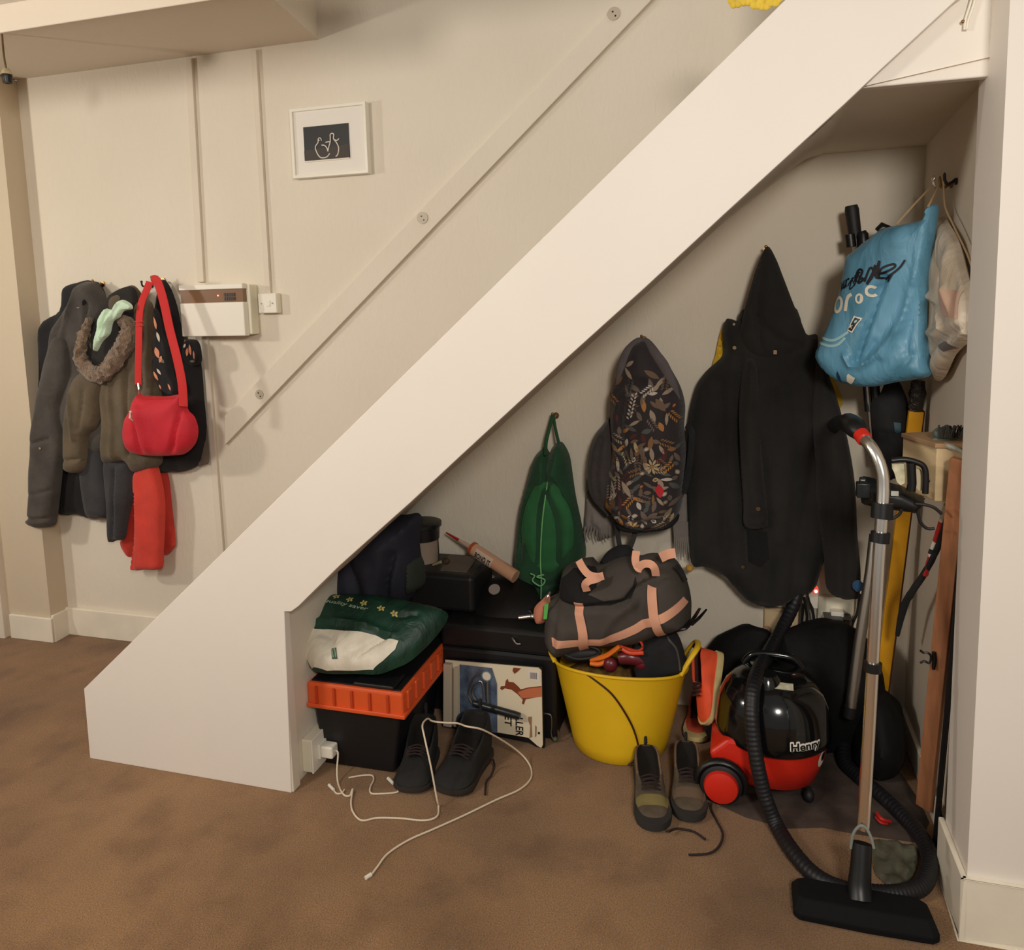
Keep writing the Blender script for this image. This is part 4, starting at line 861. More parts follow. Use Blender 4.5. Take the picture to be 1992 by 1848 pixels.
# black bin bags behind the vacuum
def lump(name, c, rad, seed, label, m_):
    mb = MB(); mb.ball(c, 1.0, 0, 30, rad)
    mb.v = [Vector((v.x, v.y, max(v.z, .012))) for v in mb.v]
    for i, v in enumerate(mb.v):
        n_ = noise.noise_vector(v*7+Vector((seed, 0, 0)))*.035; v2 = v+n_+noise.noise_vector(v*22+Vector((seed, 3, 0)))*.009; v2.z = max(v2.z, .01); v2.x = min(v2.x, .545); v2.y = min(v2.y, 2.80); mb.v[i] = v2
    return mb.build(name, m_, label=label, cat='bag', group='black bags heaped behind the vacuum cleaner')
m_bin = mat('bin liner', (11, 11, 12), .75, spec=.25, bump=(14, .6, .012))
lump('black_bag', Vector((.26, 2.66, .19)), (.20, .12, .22), 1, 'bulging black bag behind the vacuum cleaner, its top near the wall socket', m_bin)
lump('black_bag', Vector((.43, 2.58, .11)), (.085, .14, .13), 5, 'low black bag on the floor at the foot of the yellow pole', m_bin)
lump('black_bag', Vector((.05, 2.72, .17)), (.15, .08, .21), 8, 'black bag between the orange trainer and the vacuum hose', m_bin)
t = thing('dark_trainer', 'dark trainer lying between vacuum cleaner and brown plank', 'shoe', (.44, 2.42, .0))

# ---------- vacuum cleaner ----------
HX, HY = .108, 2.42
m_hred = mat('vacuum red', (214, 42, 26), .38, coat=.2)
m_hblk = mat('vacuum black', (14, 15, 17), .16, coat=.5)
t = thing('vacuum_cleaner', 'red and black round vacuum cleaner with white lettering and an eye', 'vacuum cleaner', (HX, HY, 0))
MB().lathe([(.0001,.040),(.112,.042),(.130,.052),(.152,.12),(.160,.175),(.0001,.175)], (HX, HY, 0), 56).build('tub', m_hred, t, ang=50)
MB().lathe([(.150,.166),(.165,.168),(.170,.176),(.170,.196),(.167,.215),(.165,.235),(.158,.275),(.142,.310),(.118,.336),(.088,.352),(.0001,.358)], (HX, HY, 0), 56).build('dome', m_hblk, t, ang=60)
# rear body reaching left with the big wheels
mb = MB(); mb.prism([(HX-.02, HY-.135, .05), (HX-.15, HY-.135, .06), (HX-.185, HY-.13, .14), (HX-.13, HY-.13, .19), (HX-.02, HY-.135, .19)], (0, .27, 0)); mb.build('rear_body', m_hred, t, smooth=False, bevel=.012)
wc = Vector((-.040, HY-.155, .066))
for sgn, yy in ((-1, HY-.158), (1, HY+.158)):
    w_ = Vector((-.040, yy, .066))
    wh = MB().lathe([(.0001,-.018),(.050,-.018),(.060,-.012),(.062,0),(.062,.018),(.0001,.018)], w_, 36, 0, Vector((0, -sgn*-1, 0)) if False else Vector((0, 1, 0))).build('wheel', m_blkrub, t)
    MB().lathe([(.0001,.026),(.030,.025),(.047,.019),(.050,.010),(.050,0)], w_+Vector((0, sgn*.010, 0)), 32, 0, Vector((0, sgn, 0))).build('hub_cap', m_hred, wh)
mb = MB(); P_ = [wc+Vector((math.cos(a)*.070, -.004, math.sin(a)*.070)) for a in [PI*1.02-PI*1.1*k/12 for k in range(13)]]
mb.tube(P_, .009, 10, flat=((0,-1,0), 1.6)); mb.build('wheel_arch', m_blkpl, t)
for dx, dy in ((.10, -.09), (.10, .09)):
    MB().ball((HX+dx, HY+dy, .024), .020, 0, 14, (.8, 1, 1)).cyl((HX+dx, HY+dy, .024), (HX+dx, HY+dy, .05), .008, 10).build('castor', m_blkrub, t)
mb = MB(); mb.tube([(HX-.085, HY+.06, .345), (HX-.06, HY+.06, .375), (HX, HY+.06, .382), (HX+.06, HY+.06, .375), (HX+.085, HY+.06, .345)], .011, 12, smooth=5); mb.build('carry_handle', m_hblk, t)
mb = MB().lathe([(.0001,.34),(.045,.34),(.036,.365),(.028,.375),(.0001,.375)], (HX-.02, HY-.06, 0), 24); mb.build('hose_inlet', m_hblk, t)
a_, b_ = at(1482, 1325, 2.36), at(1530, 1338, 2.36)
mb = MB(); cc = Vector((HX+.018, HY-.085, .352)); Rm = Matrix.Rotation(math.radians(22), 3, 'X')
mb.box(cc+Vector((-.034,-.012,-.001)), cc+Vector((.034,.012,.0015)), 0, Rm); mb.build('rating_label', mat('label silver', (186, 184, 160), .4, var=(70, .3)), t, smooth=False)
# lettering on the dome
def domer(z):
    pr_ = [(.170,.196),(.167,.215),(.165,.235),(.158,.275)]
    for (r0, z0), (r1, z1) in zip(pr_, pr_[1:]):
        if z0 <= z <= z1: return r0+(r1-r0)*(z-z0)/(z1-z0)
    return .170
def onc(th, z, off=.001, rad=None):
    r_ = (rad if rad else domer(z))+off; return Vector((HX+r_*math.sin(th), HY-r_*math.cos(th), z))
mb = MB()
def ln(s_, q): return onc(.26+s_/.17, .190+q, .0016)
def ln0(dx, dy): return lambda s_, q: onc(.26+(s_+dx)/.17, .192+q+dy, .0010)
for dx, dy in ((-.0028,0),(.0028,0),(0,.0028),(0,-.0028),(.002,.002),(-.002,-.002),(.002,-.002),(-.002,.002)): text_map(mb, 'Henry', ln0(dx, dy), .096, .030, 0, .035)
text_map(mb, 'Henry', ln, .096, .030, 1, .03)
mb.build('lettering', [pla('letter white', (240, 236, 226), .4), pla('letter black', (12, 12, 12), .4)], t)
def tubr(z): return .130+(z-.052)*(.022/.068) if z < .12 else .152+(z-.12)*(.008/.055)
for th0 in (1.02, 1.75):
    mb = MB()
    for mi, rx, rz, off, dz, dt in ((0, .017, .026, .002, 0, 0), (1, .009, .015, .0035, .008, .03)):
        vs = [onc(th0+dt, .138+dz, off, tubr(.14))]; 
        for k in range(20):
            a = 2*PI*k/20; z = .138+dz+rz*math.sin(a); vs.append(onc(th0+dt+rx*math.cos(a)/.155, z, off, tubr(min(z, .175))))
        mb.add(vs, [(0, 1+k, 1+(k+1) % 20) for k in range(20)], mi)
    mb.build('eye', [pla('eye white', (236, 228, 212), .3), pla('pupil', (14, 13, 13), .2)], t)

# wand, cuff, floor head
t = thing('vacuum_wand', 'shiny chrome vacuum wand with black clips rising from the floor head', 'vacuum wand', (.30, 1.95, .06))
wp = [(1679,1612,1.975),(1690,1430,2.00),(1700,1250,2.025),(1710,1080,2.045),(1716,1000,2.055)]
MB().tube([at(*q) for q in wp], .0150, 18).build('lower_tube', m_chrome, t)
MB().tube([at(*q) for q in [(1716,1000,2.055),(1718,950,2.065),(1716,920,2.07),(1706,890,2.08),(1692,866,2.10),(1678,850,2.13)]], .0150, 18, smooth=4).build('bent_tube', m_chrome, t)
MB().cyl(at(1682,855,2.12), at(1672,841,2.145), .019, 20).build('red_collar', pla('collar red', (206, 40, 26), .4), t)
MB().tube([at(1674,844,2.14), at(1664,832,2.165), at(1652,822,2.22), at(1644,822,2.30)], [.020,.027,.025,.022], 16, smooth=3).build('hose_cuff', m_blkpl, t)
for (a, b, r_) in (((1715,1008,2.054),(1717,978,2.059),.025), ((1711,1055,2.047),(1713,1035,2.05),.022), ((1697,1306,2.018),(1698,1288,2.020),.021)):
    MB().cyl(at(*a), at(*b), r_, 20).build('clip_ring', m_blkpl, t)
t = thing('floor_head', 'wide black vacuum floor head resting on the carpet at the front', 'floor head', (.30, 1.89, 0))
hp = [atz(1545,1788,.004), atz(1690,1812,.004), atz(1826,1832,.004), atz(1822,1800,.004), atz(1800,1770,.02), atz(1546,1725,.02)]
bt = [(.138,1.862),(.150,1.850),(.300,1.846),(.440,1.850),(.456,1.862),(.450,1.94),(.43,1.962),(.16,1.968),(.138,1.955)]
mb = MB(); n_ = len(bt); cxh, cyh = .297, 1.915
top = [(cxh+(x-cxh)*.93, cyh+(y-cyh)*.62) for x, y in bt]
vs = [Vector((x, y, .003)) for x, y in bt]+[Vector((x, y, .020)) for x, y in bt]+[Vector((x, y, .045)) for x, y in top]
fs = [tuple(range(n_-1, -1, -1)), tuple(range(2*n_, 3*n_))]
for k in range(n_):
    j = (k+1) % n_; fs += [(k, j, n_+j, n_+k), (n_+k, n_+j, 2*n_+j, 2*n_+k)]
mb.add(vs, fs); mb.build('shoe', mat('head black', (13, 13, 15), .8, spec=.2), t, smooth=False, bevel=.004)
MB().tube([(.292,1.915,.035), (.292,1.93,.06), (.296,1.945,.10), (.300,1.965,.15)], [.030,.027,.024,.023], 18, smooth=4).build('neck', m_blkpl, t)
mb = MB(); c0_ = at(1676,1612,1.965)
P_ = [at(x, y, Y) for x, y, Y in ((1655,1650,1.955),(1660,1622,1.955),(1672,1607,1.955),(1684,1610,1.955),(1694,1628,1.95),(1700,1650,1.945))]
mb.tube(P_, .0035, 8, smooth=5); mb.build('release_ring', pla('ring grey', (130, 134, 128), .4), t)

# the ribbed hose
hose = [(1646,826,2.30),(1634,822,2.45),(1620,832,2.68),(1606,860,2.785),(1590,960,2.79),(1570,1080,2.785),(1548,1165,2.75),(1520,1225,2.66),(1494,1272,2.52),(1477,1300,2.40),(1466,1335,2.29),(1462,1380,2.245),(1466,1440,2.22),(1476,1500,2.20),(1490,1555,2.185)]
hp = [at(*q) for q in hose]+[atz(x, y, .024) for x, y in ((1512,1608),(1545,1660),(1588,1705),(1640,1730),(1700,1738),(1750,1738),(1790,1726))]+[atz(x, y, z) for x, y, z in ((1806,1700,.03),(1808,1665,.035),(1790,1625,.03),(1758,1588,.025),(1715,1548,.025),(1672,1512,.025),(1644,1482,.03),(1642,1440,.05))]
fine = catmull(hp, 26)
rs = [.0205+(.0009 if (k//2) % 2 else 0) for k in range(len(fine))]
MB().tube(fine, rs, 14).build('vacuum_hose', mat('hose black', (20, 21, 25), .5), label='long ribbed black vacuum hose arching over the vacuum and looping on the floor', cat='hose', ang=80)

# ---------- shoes ----------
def shoe(name, label, toe, heel, wid, hgt, mats, group=None, up=(0, 0, 1), ank=None, lace=None, cat='shoe', high=0.0):
    """toe/heel: sole end points on the ground ; mats upper,sole,lining,patch,trim"""
    toe = Vector(toe); heel = Vector(heel); L = (toe-heel).length; ax = (toe-heel).normalized(); up = Vector(up).normalized(); up = (up-ax*up.dot(ax)).normalized(); sd = ax.cross(up)
    t = thing(name, label, cat, heel.lerp(toe, .5), group)
    st = [(0.0,.45,.80),(.03,.64,.92),(.10,.76,1.0),(.22,.80,.92),(.34,.80,.84),(.46,.82,.78),(.56,.88,.70),(.68,.96,.56),(.80,1.0,.47),(.90,.90,.40),(.97,.62,.30),(1.0,.30,.22)]
    def frame(s_, y, z): return heel+ax*(s_*L)+sd*y+up*z
    def ring_(s_, w, h, ins, k):
        w = w*wid/2*k; h = h*hgt+(high*max(0, 1-s_/.42) if s_ < .42 else 0); sol = .022*L/.28; pts = []
        if ins: half = [(w*.9, sol), (w*1.0, sol+.25*h), (w*.99, h*.7), (w*.94, h*.97), (w*.85, h*1.01), (w*.75, h*.95), (w*.72, h*.5), (w*.66, sol+.01), (0, sol+.008)]
        else: half = [(w*.9, sol), (w*1.0, sol+.25*h), (w*.94, h*.62), (w*.78, h*.84), (w*.62, h*.93), (w*.46, h*.975), (w*.30, h*.99), (w*.15, h), (0, h)]
        return [frame(s_, y, z) for y, z in half]+[frame(s_, -y, z) for y, z in half[-2::-1]]
    mb = MB(); rings = []
    for i, (s_, w, h) in enumerate(st):
        rings.append(ring_(s_, w, h, .04 < s_ < .50, 1))
    vs = [p_ for r_ in rings for p_ in r_]; n_ = len(rings[0]); fs = []; ms = []
    for i in range(len(rings)-1):
        ins = .02 < st[i][0] < .45
        for k in range(n_-1):
            fs.append((i*n_+k, i*n_+k+1, (i+1)*n_+k+1, (i+1)*n_+k)); kk = min(k, n_-2-k)
            m_ = 0
            if ins and kk >= 5: m_ = 1
            elif ins and kk in (3, 4): m_ = 2
            elif .6 < st[i][0] < .75 and len(mats) > 4 and kk >= 2: m_ = 3
            ms.append(m_)
    o_ = len(mb.v); mb.v += vs; mb.f += [list(f) for f in fs]; mb.m += ms
    mb.f.append(list(range(n_-1, -1, -1))); mb.m.append(0); mb.f.append([(len(rings)-1)*n_+k for k in range(n_)]); mb.m.append(0)
    up_ = mb.build('upper', [mats[0], mats[2], mats[3] if len(mats) > 3 else mats[0], mats[4] if len(mats) > 4 else mats[0]], t, sub=1, ang=80)
    mb = MB(); vs = []; sol = .024*L/.28
    for s_, w, h in st:
        w = w*wid/2*1.06; lift = .010*max(0, (s_-.8)/.2)
        vs += [frame(s_*1.02-.01, -w*.92, lift), frame(s_*1.02-.01, -w, sol*.55+lift*.6), frame(s_*1.02-.01, -w*.97, sol+.003), frame(s_*1.02-.01, w*.97, sol+.003), frame(s_*1.02-.01, w, sol*.55+lift*.6), frame(s_*1.02-.01, w*.92, lift)]
    fs = []
    for i in range(len(st)-1):
        for k in range(6): fs.append((i*6+k, i*6+(k+1) % 6, (i+1)*6+(k+1) % 6, (i+1)*6+k))
    fs += [tuple(range(5, -1, -1)), tuple((len(st)-1)*6+k for k in range(6))]
    mb.add(vs, fs); mb.build('sole', mats[1], t, ang=50)
    if lace:
        mb = MB()
        for k in range(4):
            s_ = .50+k*.055; z = hgt*(.80-.30*(s_-.45))*1.0
            mb.tube([frame(s_, -wid*.26, z*.93), frame(s_+.01, 0, z+.006), frame(s_, wid*.26, z*.93)], .0028, 6, smooth=4)
        for k in range(3): mb.tube([frame(.50+k*.055, -wid*.24, hgt*(.80-.30*(.05+k*.055))*.95), frame(.545+k*.055, wid*.24, hgt*(.80-.30*(.1+k*.055))*.98)], .0028, 6)
        mb.build('lace', pla('lace dark', (40, 26, 24), .8), t)
        if lace != 1: MB().tube(lace, .0032, 8, smooth=6).build('loose_lace', pla('lace dark', (40, 26, 24), .8), t)
    # heel pull tab
    mb = MB().tube([frame(.02, 0, hgt*.80+high*.9), frame(-.015, 0, hgt*1.02+high), frame(.02, 0, hgt*1.10+high), frame(.05, 0, hgt*.97+high)], .005, 8, smooth=4); mb.build('pull_tab', m_black, t)
    return t, frame
mbr = mat('walking brown', (84, 72, 58), .85, var=(18, .35), bump=(60, .5, .003)); mbr2 = mat('collar tan', (122, 98, 76), .9, var=(18, .2), bump=(60, .4, .003)); mbp = mat('toe olive', (124, 112, 66), .8, var=(14, .25))
msol = mat('sole charcoal', (44, 42, 40), .8); mlin = mat('shoe lining', (26, 21, 18), .95)
L1 = [atz(1300,1618,.02), atz(1316,1612,.012), atz(1335,1614,.008), atz(1352,1619,.006), atz(1372,1633,.006)]
shoe('walking_shoe', 'left worn brown walking shoe with an olive toe patch, lace trailing right', atz(1274,1622,0), atz(1256,1488,0), .104, .088, (mbr, msol, mlin, mbr2, mbp), lace=L1, group='pair of worn brown walking shoes')
L2 = [atz(1384,1560,.03), atz(1384,1575,.008), atz(1395,1598,.005), atz(1406,1622,.005), atz(1400,1645,.005), atz(1380,1660,.005), atz(1340,1663,.005)]
shoe('walking_shoe', 'right worn brown walking shoe beside the vacuum wheel with a long curling lace', atz(1342,1604,0), atz(1334,1480,0), .102, .088, (mbr, msol, mlin, mbr2, mat('toe brown', (104, 84, 66), .8, var=(14, .2))), lace=L2, group='pair of worn brown walking shoes')
mbt = mat('boot black', (24, 23, 22), .85, var=(20, .3), bump=(70, .5, .003)); mbs = mat('boot sole', (46, 38, 34), .8)
L3 = [atz(958,1475,.06), atz(962,1490,.02), atz(956,1508,.006), atz(946,1522,.005), atz(944,1546,.005)]
shoe('hiking_boot', 'left black hiking boot against the black and orange storage box', atz(797,1547,0), atz(832,1462,0), .120, .115, (mbt, mbs, mlin, mbt), lace=1, high=.045, cat='boot', group='pair of black hiking boots')
shoe('hiking_boot', 'right black hiking boot with a white cable draped over it', atz(868,1550,0), atz(938,1462,0), .135, .118, (mbt, mbs, mlin, mbt), lace=L3, high=.055, cat='boot', group='pair of black hiking boots')
# orange trainers
mor = mat('trainer orange', (236, 84, 44), .75, var=(14, .15)); mso = mat('trainer sole', (206, 186, 130), .7, var=(20, .15))
tt_ = at(1372, 1398, 2.52); hh_ = at(1404, 1282, 2.60)
shoe('running_shoe', 'bright orange running shoe stood on its toe with pale sole facing the vacuum', at(1380,1412,2.46), at(1400,1272,2.60), .095, .085, (mor, mso, mat('trainer lining', (60, 30, 24), .9), mor), up=(-.85, -.5, .1), lace=1, group='pair of orange running shoes')
shoe('running_shoe', 'orange running shoe lying flat on the floor behind the brown shoes', atz(1352,1448,0), atz(1362,1372,0), .085, .065, (mat('trainer coral', (214, 84, 60), .75), mso, mlin, mor), lace=1, group='pair of orange running shoes')
bpy.data.objects.remove(bpy.data.objects['dark_trainer'])
# ================= YELLOW TUB, DUFFEL, CONTENTS =================
TX, TY = -.378, 2.535
def tubrad(z): return .158+(z/.285)*.064
def tubry(z): return .158
def rimz(a): return .300-.018*abs(math.cos(a))**2.5
t = thing('rubber_tub', 'yellow flexible two-handled tub filled with clutter under the grey duffel bag', 'tub', (TX, TY, 0))
mb = MB(); NS = 72; rows = [0, .02, .07, .14, .21, 1.0]
vs = []
for r_ in (0, .004, .04, .10, .17, .22, .26, 1.0):
    for k in range(NS):
        a = 2*PI*k/NS; z = rimz(a) if r_ == 1.0 else r_
        rr_ = tubrad(z)*(.96 if r_ == 0 else 1)+(.004 if r_ == 1.0 else 0); vs.append(Vector((TX+rr_*math.cos(a), TY+(rr_-tubrad(z)+tubry(z))*math.sin(a), z)))
for r_ in (1.0, .24, .15, .04, .012):
    for k in range(NS):
        a = 2*PI*k/NS; z = rimz(a)-.001 if r_ == 1.0 else r_; rr_ = tubrad(z)-.006; vs.append(Vector((TX+rr_*math.cos(a), TY+(rr_-tubrad(z)+tubry(z))*math.sin(a), z)))
fs = []
for i in range(12):
    for k in range(NS): fs.append((i*NS+k, i*NS+(k+1) % NS, (i+1)*NS+(k+1) % NS, (i+1)*NS+k))
fs.append(tuple(range(NS-1, -1, -1))); fs.append(tuple(12*NS+k for k in range(NS)))
mb.add(vs, fs); 
mb.tube([(TX+(tubrad(rimz(a))+.002)*math.cos(a), TY+(tubry(0)+.002)*math.sin(a), rimz(a)) for a in [2*PI*k/60 for k in range(60)]], .0055, 8, closed=True)
mb.build('body', m_yel, t, ang=60)
for s_ in (-1, 1):
    P_ = []
    for k in range(13):
        u_ = -1+2*k/12; a = u_*.42+(0 if s_ > 0 else PI); h_ = (1-u_**4)
        z = .288+.075*h_; rr_ = tubrad(.29)+.004+.030*h_; P_.append(Vector((TX+rr_*math.cos(a), TY+rr_*math.sin(a)*.72, z)))
    MB().tube(P_, .010, 10, flat=((0, 0, 1), .7), smooth=2).build('handle', m_yel, t)
def ontub(px, py, off=.004):
    d = ray(px, py); d = d/d.y; q = 1.9
    while q < 2.7:
        P_ = EYE+d*q; z = P_.z
        if 0 <= z <= .3 and math.hypot((P_.x-TX)/(tubrad(z)+off), (P_.y-TY)/(tubry(z)+off)) <= 1: return P_
        q += .002
    return EYE+d*2.3
cp = [(1136,1308),(1160,1325),(1190,1350),(1215,1385),(1233,1420),(1242,1455),(1236,1476),(1222,1488)]
MB().tube([ontub(*q) for q in cp], .0032, 8, smooth=4).build('maroon_flex', pla('cord maroon', (58, 22, 26), .5), label='thin dark maroon cord curving down the front of the yellow tub', cat='flex')
# contents
mb = MB(); pb = Puff(YP(2.52), [(1232,1245),(1250,1238),(1290,1225),(1308,1222),(1322,1240),(1332,1272),(1334,1300),(1250,1318),(1232,1290)], T=.07, edge=.04, wob=.012); pb.mesh(mb); pb.strip(mb, [(1300,1226),(1318,1250),(1326,1288)], .005, 1)
mb.build('black_pouch', [m_black, pla('piping grey', (82, 80, 78), .6)], label='black pouch standing in the right half of the yellow tub', cat='pouch')
t = thing('orange_goggles', 'orange swimming goggles strap and band in the middle of the yellow tub', 'goggles', at(1205, 1290, 2.46))
mo = pla('orange rubber', (236, 120, 40), .4); mr = pla('coral rubber', (216, 76, 48), .4)
MB().tube([at(x, y, 2.45) for x, y in ((1186,1246),(1205,1240),(1230,1240),(1246,1248),(1250,1260),(1240,1266),(1222,1262),(1205,1256)) ], .0065, 10, smooth=5, flat=((0,0,1), .6)).tube([at(x, y, 2.435) for x, y in ((1210,1262),(1225,1270),(1252,1270))], .007, 10, smooth=4).build('strap', mr, t)
mb = MB(); mb.tube([at(x, y, 2.445) for x, y in ((1148,1284),(1165,1280),(1182,1274),(1196,1264),(1206,1256))], [.006,.013,.014,.014,.011], 10, smooth=4, flat=((0,0,1), .6)); mb.tube([at(1148,1290,2.445), at(1165,1292,2.445), at(1180,1286,2.445)], .008, 8, smooth=4); mb.build('band', mo, t)
mb = MB(); mb.ball(at(1187, 1293, 2.445), .024, 0, 18, (1, .8, 1.05)); mb.tube([at(1205,1280,2.46), at(1225,1278,2.46), at(1250,1284,2.47)], [.020,.024,.022], 14, smooth=3); mb.ball(at(1248, 1290, 2.47), .024, 0, 14)
mb.build('maroon_mask', pla('maroon', (104, 34, 42), .3), label='shiny maroon diving mask resting at the centre front of the yellow tub', cat='mask')
mb = MB(); mb.tube([at(x, y, 2.45) for x, y in ((1096,1268),(1110,1260),(1140,1257),(1165,1264),(1160,1276),(1128,1282),(1105,1276))], .006, 8, smooth=4, closed=True); pb = Puff(YP(2.47), [(1092,1264),(1112,1256),(1150,1256),(1172,1266),(1150,1284),(1112,1288),(1096,1278)], T=.025); pb.mesh(mb)
mb.build('black_hat', pla('cap black', (24, 22, 22), .6), label='black rimmed hat at the front left of the yellow tub contents', cat='hat')
mb = MB(); ell = [(TX+.195*math.cos(2*PI*k/24), TY+.135*math.sin(2*PI*k/24)) for k in range(24)]
pb = Puff(Pl((0,0,.205), (1,0,0), (0,1,0)), ell, uv=True, T=.03, edge=.05, wob=.05, wsc=24, back=.02); pb.mesh(mb)
mb.build('crumpled_cloth', mat('ochre cloth', (120, 88, 40), .9, var=(26, .4), bump=(60, .5, .004)), label='crumpled ochre cloth lining the inside of the yellow tub', cat='cloth')
t = thing('pry_bar', 'short black forked bar poking out of the right side of the tub', 'bar', at(1310, 1235, 2.46))
MB().tube([at(1298,1234,2.47), at(1318,1226,2.45), at(1332,1222,2.44), at(1343,1210,2.47)], [.008,.010,.010,.009], 8, smooth=3, flat=((0,0,1), .6)).tube([at(1340,1213,2.47), at(1352,1199,2.46), at(1361,1184,2.41)], [.007,.007,.005], 8, flat=((0,0,1), .6)).tube([at(1345,1215,2.44), at(1360,1202,2.47), at(1374,1186,2.46)], [.007,.007,.005], 8, flat=((0,0,1), .6)).build('bar', m_blkpl, t)

# duffel
m_duf = mat('duffel grey', (74, 68, 62), .9, var=(9, .2), bump=(80, .3, .002)); m_pch = mat('peach webbing', (232, 172, 142), .85, var=(10, .07), bump=(120, .3, .002))
t = thing('duffel_bag', 'grey duffel bag with peach webbing straps resting on the yellow tub', 'bag', at(1200, 1250, 2.5))
mb = MB(); p = Puff(YP(2.54), [(1088,1152),(1092,1125),(1098,1105),(1121,1090),(1150,1087),(1166,1100),(1205,1085),(1240,1083),(1262,1078),(1299,1082),(1324,1100),(1337,1130),(1344,1160),(1345,1186),(1340,1212),(1310,1222),(1278,1230),(1245,1243),(1205,1247),(1158,1250),(1134,1257),(1094,1268),(1075,1257),(1062,1232),(1064,1190),(1070,1162)], T=.15, edge=.11, step=.009, wob=.022, wsc=8, back=.08, creases=[([(1085,1150),(1130,1152),(1180,1148),(1225,1140),(1250,1118),(1300,1100)],.006,-.022),([(1240,1140),(1195,1180),(1180,1230)],.018,.014),([(1095,1160),(1092,1230)],.008,-.014),([(1270,1100),(1255,1160),(1275,1220)],.016,-.012)])
p.mesh(mb)
mb.build('body', m_duf, t)
mb = MB(); p.patch(mb, [(1097,1148),(1100,1112),(1122,1094),(1150,1090),(1168,1104),(1172,1118),(1158,1128),(1190,1138),(1225,1132),(1240,1115),(1244,1100),(1248,1112),(1238,1134),(1200,1148),(1140,1151)], 0, .003); mb.build('top_panel', mat('duffel black', (20, 18, 18), .9), t)
mb = MB(); pe = Puff(YP(2.50), [(1069,1156),(1055,1166),(1041,1180),(1038,1195),(1042,1210),(1050,1214),(1062,1208),(1070,1190)], T=.03); pe.mesh(mb); mb.build('end_panel', mat('peach end', (206, 132, 104), .85, var=(14, .1)), t)
wb = MB()
p.strip(wb, [(1090,1219),(1120,1219),(1150,1219),(1176,1218),(1205,1209),(1240,1194),(1272,1178),(1300,1167),(1337,1152)], .030, 0, .003)
p.strip(wb, [(1146,1252),(1148,1225),(1150,1200),(1146,1175),(1142,1155),(1142,1140)], .030, 0, .005)
p.strip(wb, [(1294,1220),(1288,1195),(1281,1165),(1278,1140),(1276,1115)], .030, 0, .005)
wb.build('webbing', m_pch, t)
def band(path, Ys, w, par, name='handle_strap'):
    P_ = [at(x, y, Y) for (x, y), Y in zip(path, Ys)]; fine_ = catmull(P_, 6); L_ = []
    for i, q in enumerate(fine_):
        T_ = (fine_[min(i+1, len(fine_)-1)]-fine_[max(i-1, 0)]).normalized(); s_ = T_.cross(Vector((0, -1, .35))).normalized()*(w/2); n2 = T_.cross(s_).normalized()*.0012
        L_.append((q-s_, q+s_, n2))
    mb = MB(); vs = []
    for a, b, n2 in L_: vs += [a+n2, b+n2, b-n2, a-n2]
    fs = []
    for i in range(len(L_)-1):
        for k in range(4): fs.append((i*4+k, i*4+(k+1) % 4, (i+1)*4+(k+1) % 4, (i+1)*4+k))
    mb.add(vs, fs); return mb.build(name, m_pch, par, smooth=True, ang=50)
band([(1142,1150),(1138,1138),(1146,1130),(1160,1126),(1172,1120)], [2.395,2.38,2.375,2.38,2.40], .024, t)
band([(1126,1090),(1134,1105),(1146,1118),(1162,1122),(1174,1120)], [2.42,2.40,2.39,2.39,2.40], .024, t)
band([(1276,1120),(1273,1105),(1264,1097),(1250,1098),(1240,1108)], [2.395,2.38,2.38,2.39,2.40], .024, t)
band([(1238,1072),(1236,1090),(1241,1104),(1248,1106)], [2.44,2.42,2.40,2.40], .024, t)
band([(1285,1085),(1300,1078),(1314,1076)], [2.44,2.43,2.43], .030, t)
MB().tube([at(1316,1100,2.43), at(1326,1112,2.44), at(1334,1128,2.45)], .006, 8, smooth=3).build('end_binding', m_black, t)
mb = MB(); mb.prism([at(x, y, 2.44) for x, y in ((1059,1176),(1067,1174),(1064,1204),(1057,1205))], (0, .003, 0)); mb.build('green_tag', pla('tag green', (96, 186, 90), .5), t, smooth=False)
MB().tube([at(1071,1152,2.45), at(1066,1160,2.44), at(1062,1170,2.44)], .0035, 8, smooth=3).build('zip_pull', m_chrome, t)
mb = MB(); pm_ = Puff(YP(2.62), [(1168,1100),(1172,1085),(1185,1070),(1205,1060),(1225,1062),(1238,1080),(1236,1100),(1200,1110)], T=.06, wob=.01); pm_.mesh(mb); mb.build('black_mesh_bag', m_black, label='small black rounded bag showing above the duffel, under the backpack straps', cat='bag')

# ================= LEFT STACK =================
m_obx = mat('box orange', (224, 90, 40), .45, var=(8, .08)); m_bbx = mat('box black', (20, 20, 23), .45)
t = thing('storage_box', 'black plastic storage box with a ribbed orange rim on the carpet', 'storage box', (-1.16, 2.33, 0))
bx = MB(); b0, b1 = [(-1.298,2.155),(-1.045,2.16),(-1.045,2.50),(-1.298,2.50)], [(-1.312,2.135),(-1.005,2.14),(-1.005,2.52),(-1.312,2.52)]
bx.add([Vector((x, y, .002)) for x, y in b0]+[Vector((x, y, .235)) for x, y in b1], [(3,2,1,0),(4,5,6,7),(0,1,5,4),(1,2,6,5),(2,3,7,6),(3,0,4,7)]); bx.build('tub', m_bbx, t, smooth=False, bevel=.012)
rb = MB(); x0, x1, y0, y1, z0, z1 = -1.322, -.988, 2.120, 2.53, .222, .300
rb.prism([(x0,y0,z0),(x1,y0,z0),(x1,y1,z0),(x0,y1,z0)], (0,0,z1-z0)); rb.build('rim', m_obx, t, smooth=False, bevel=.010)
rg = MB(); rg.prism([(x0-.0,y0-.008,z0-.004),(x1+.008,y0-.008,z0-.004),(x1+.008,y1,z0-.004),(x0-.0,y1,z0-.004)], (0,0,.014)); rg.build('lip', m_obx, t, smooth=False, bevel=.004)
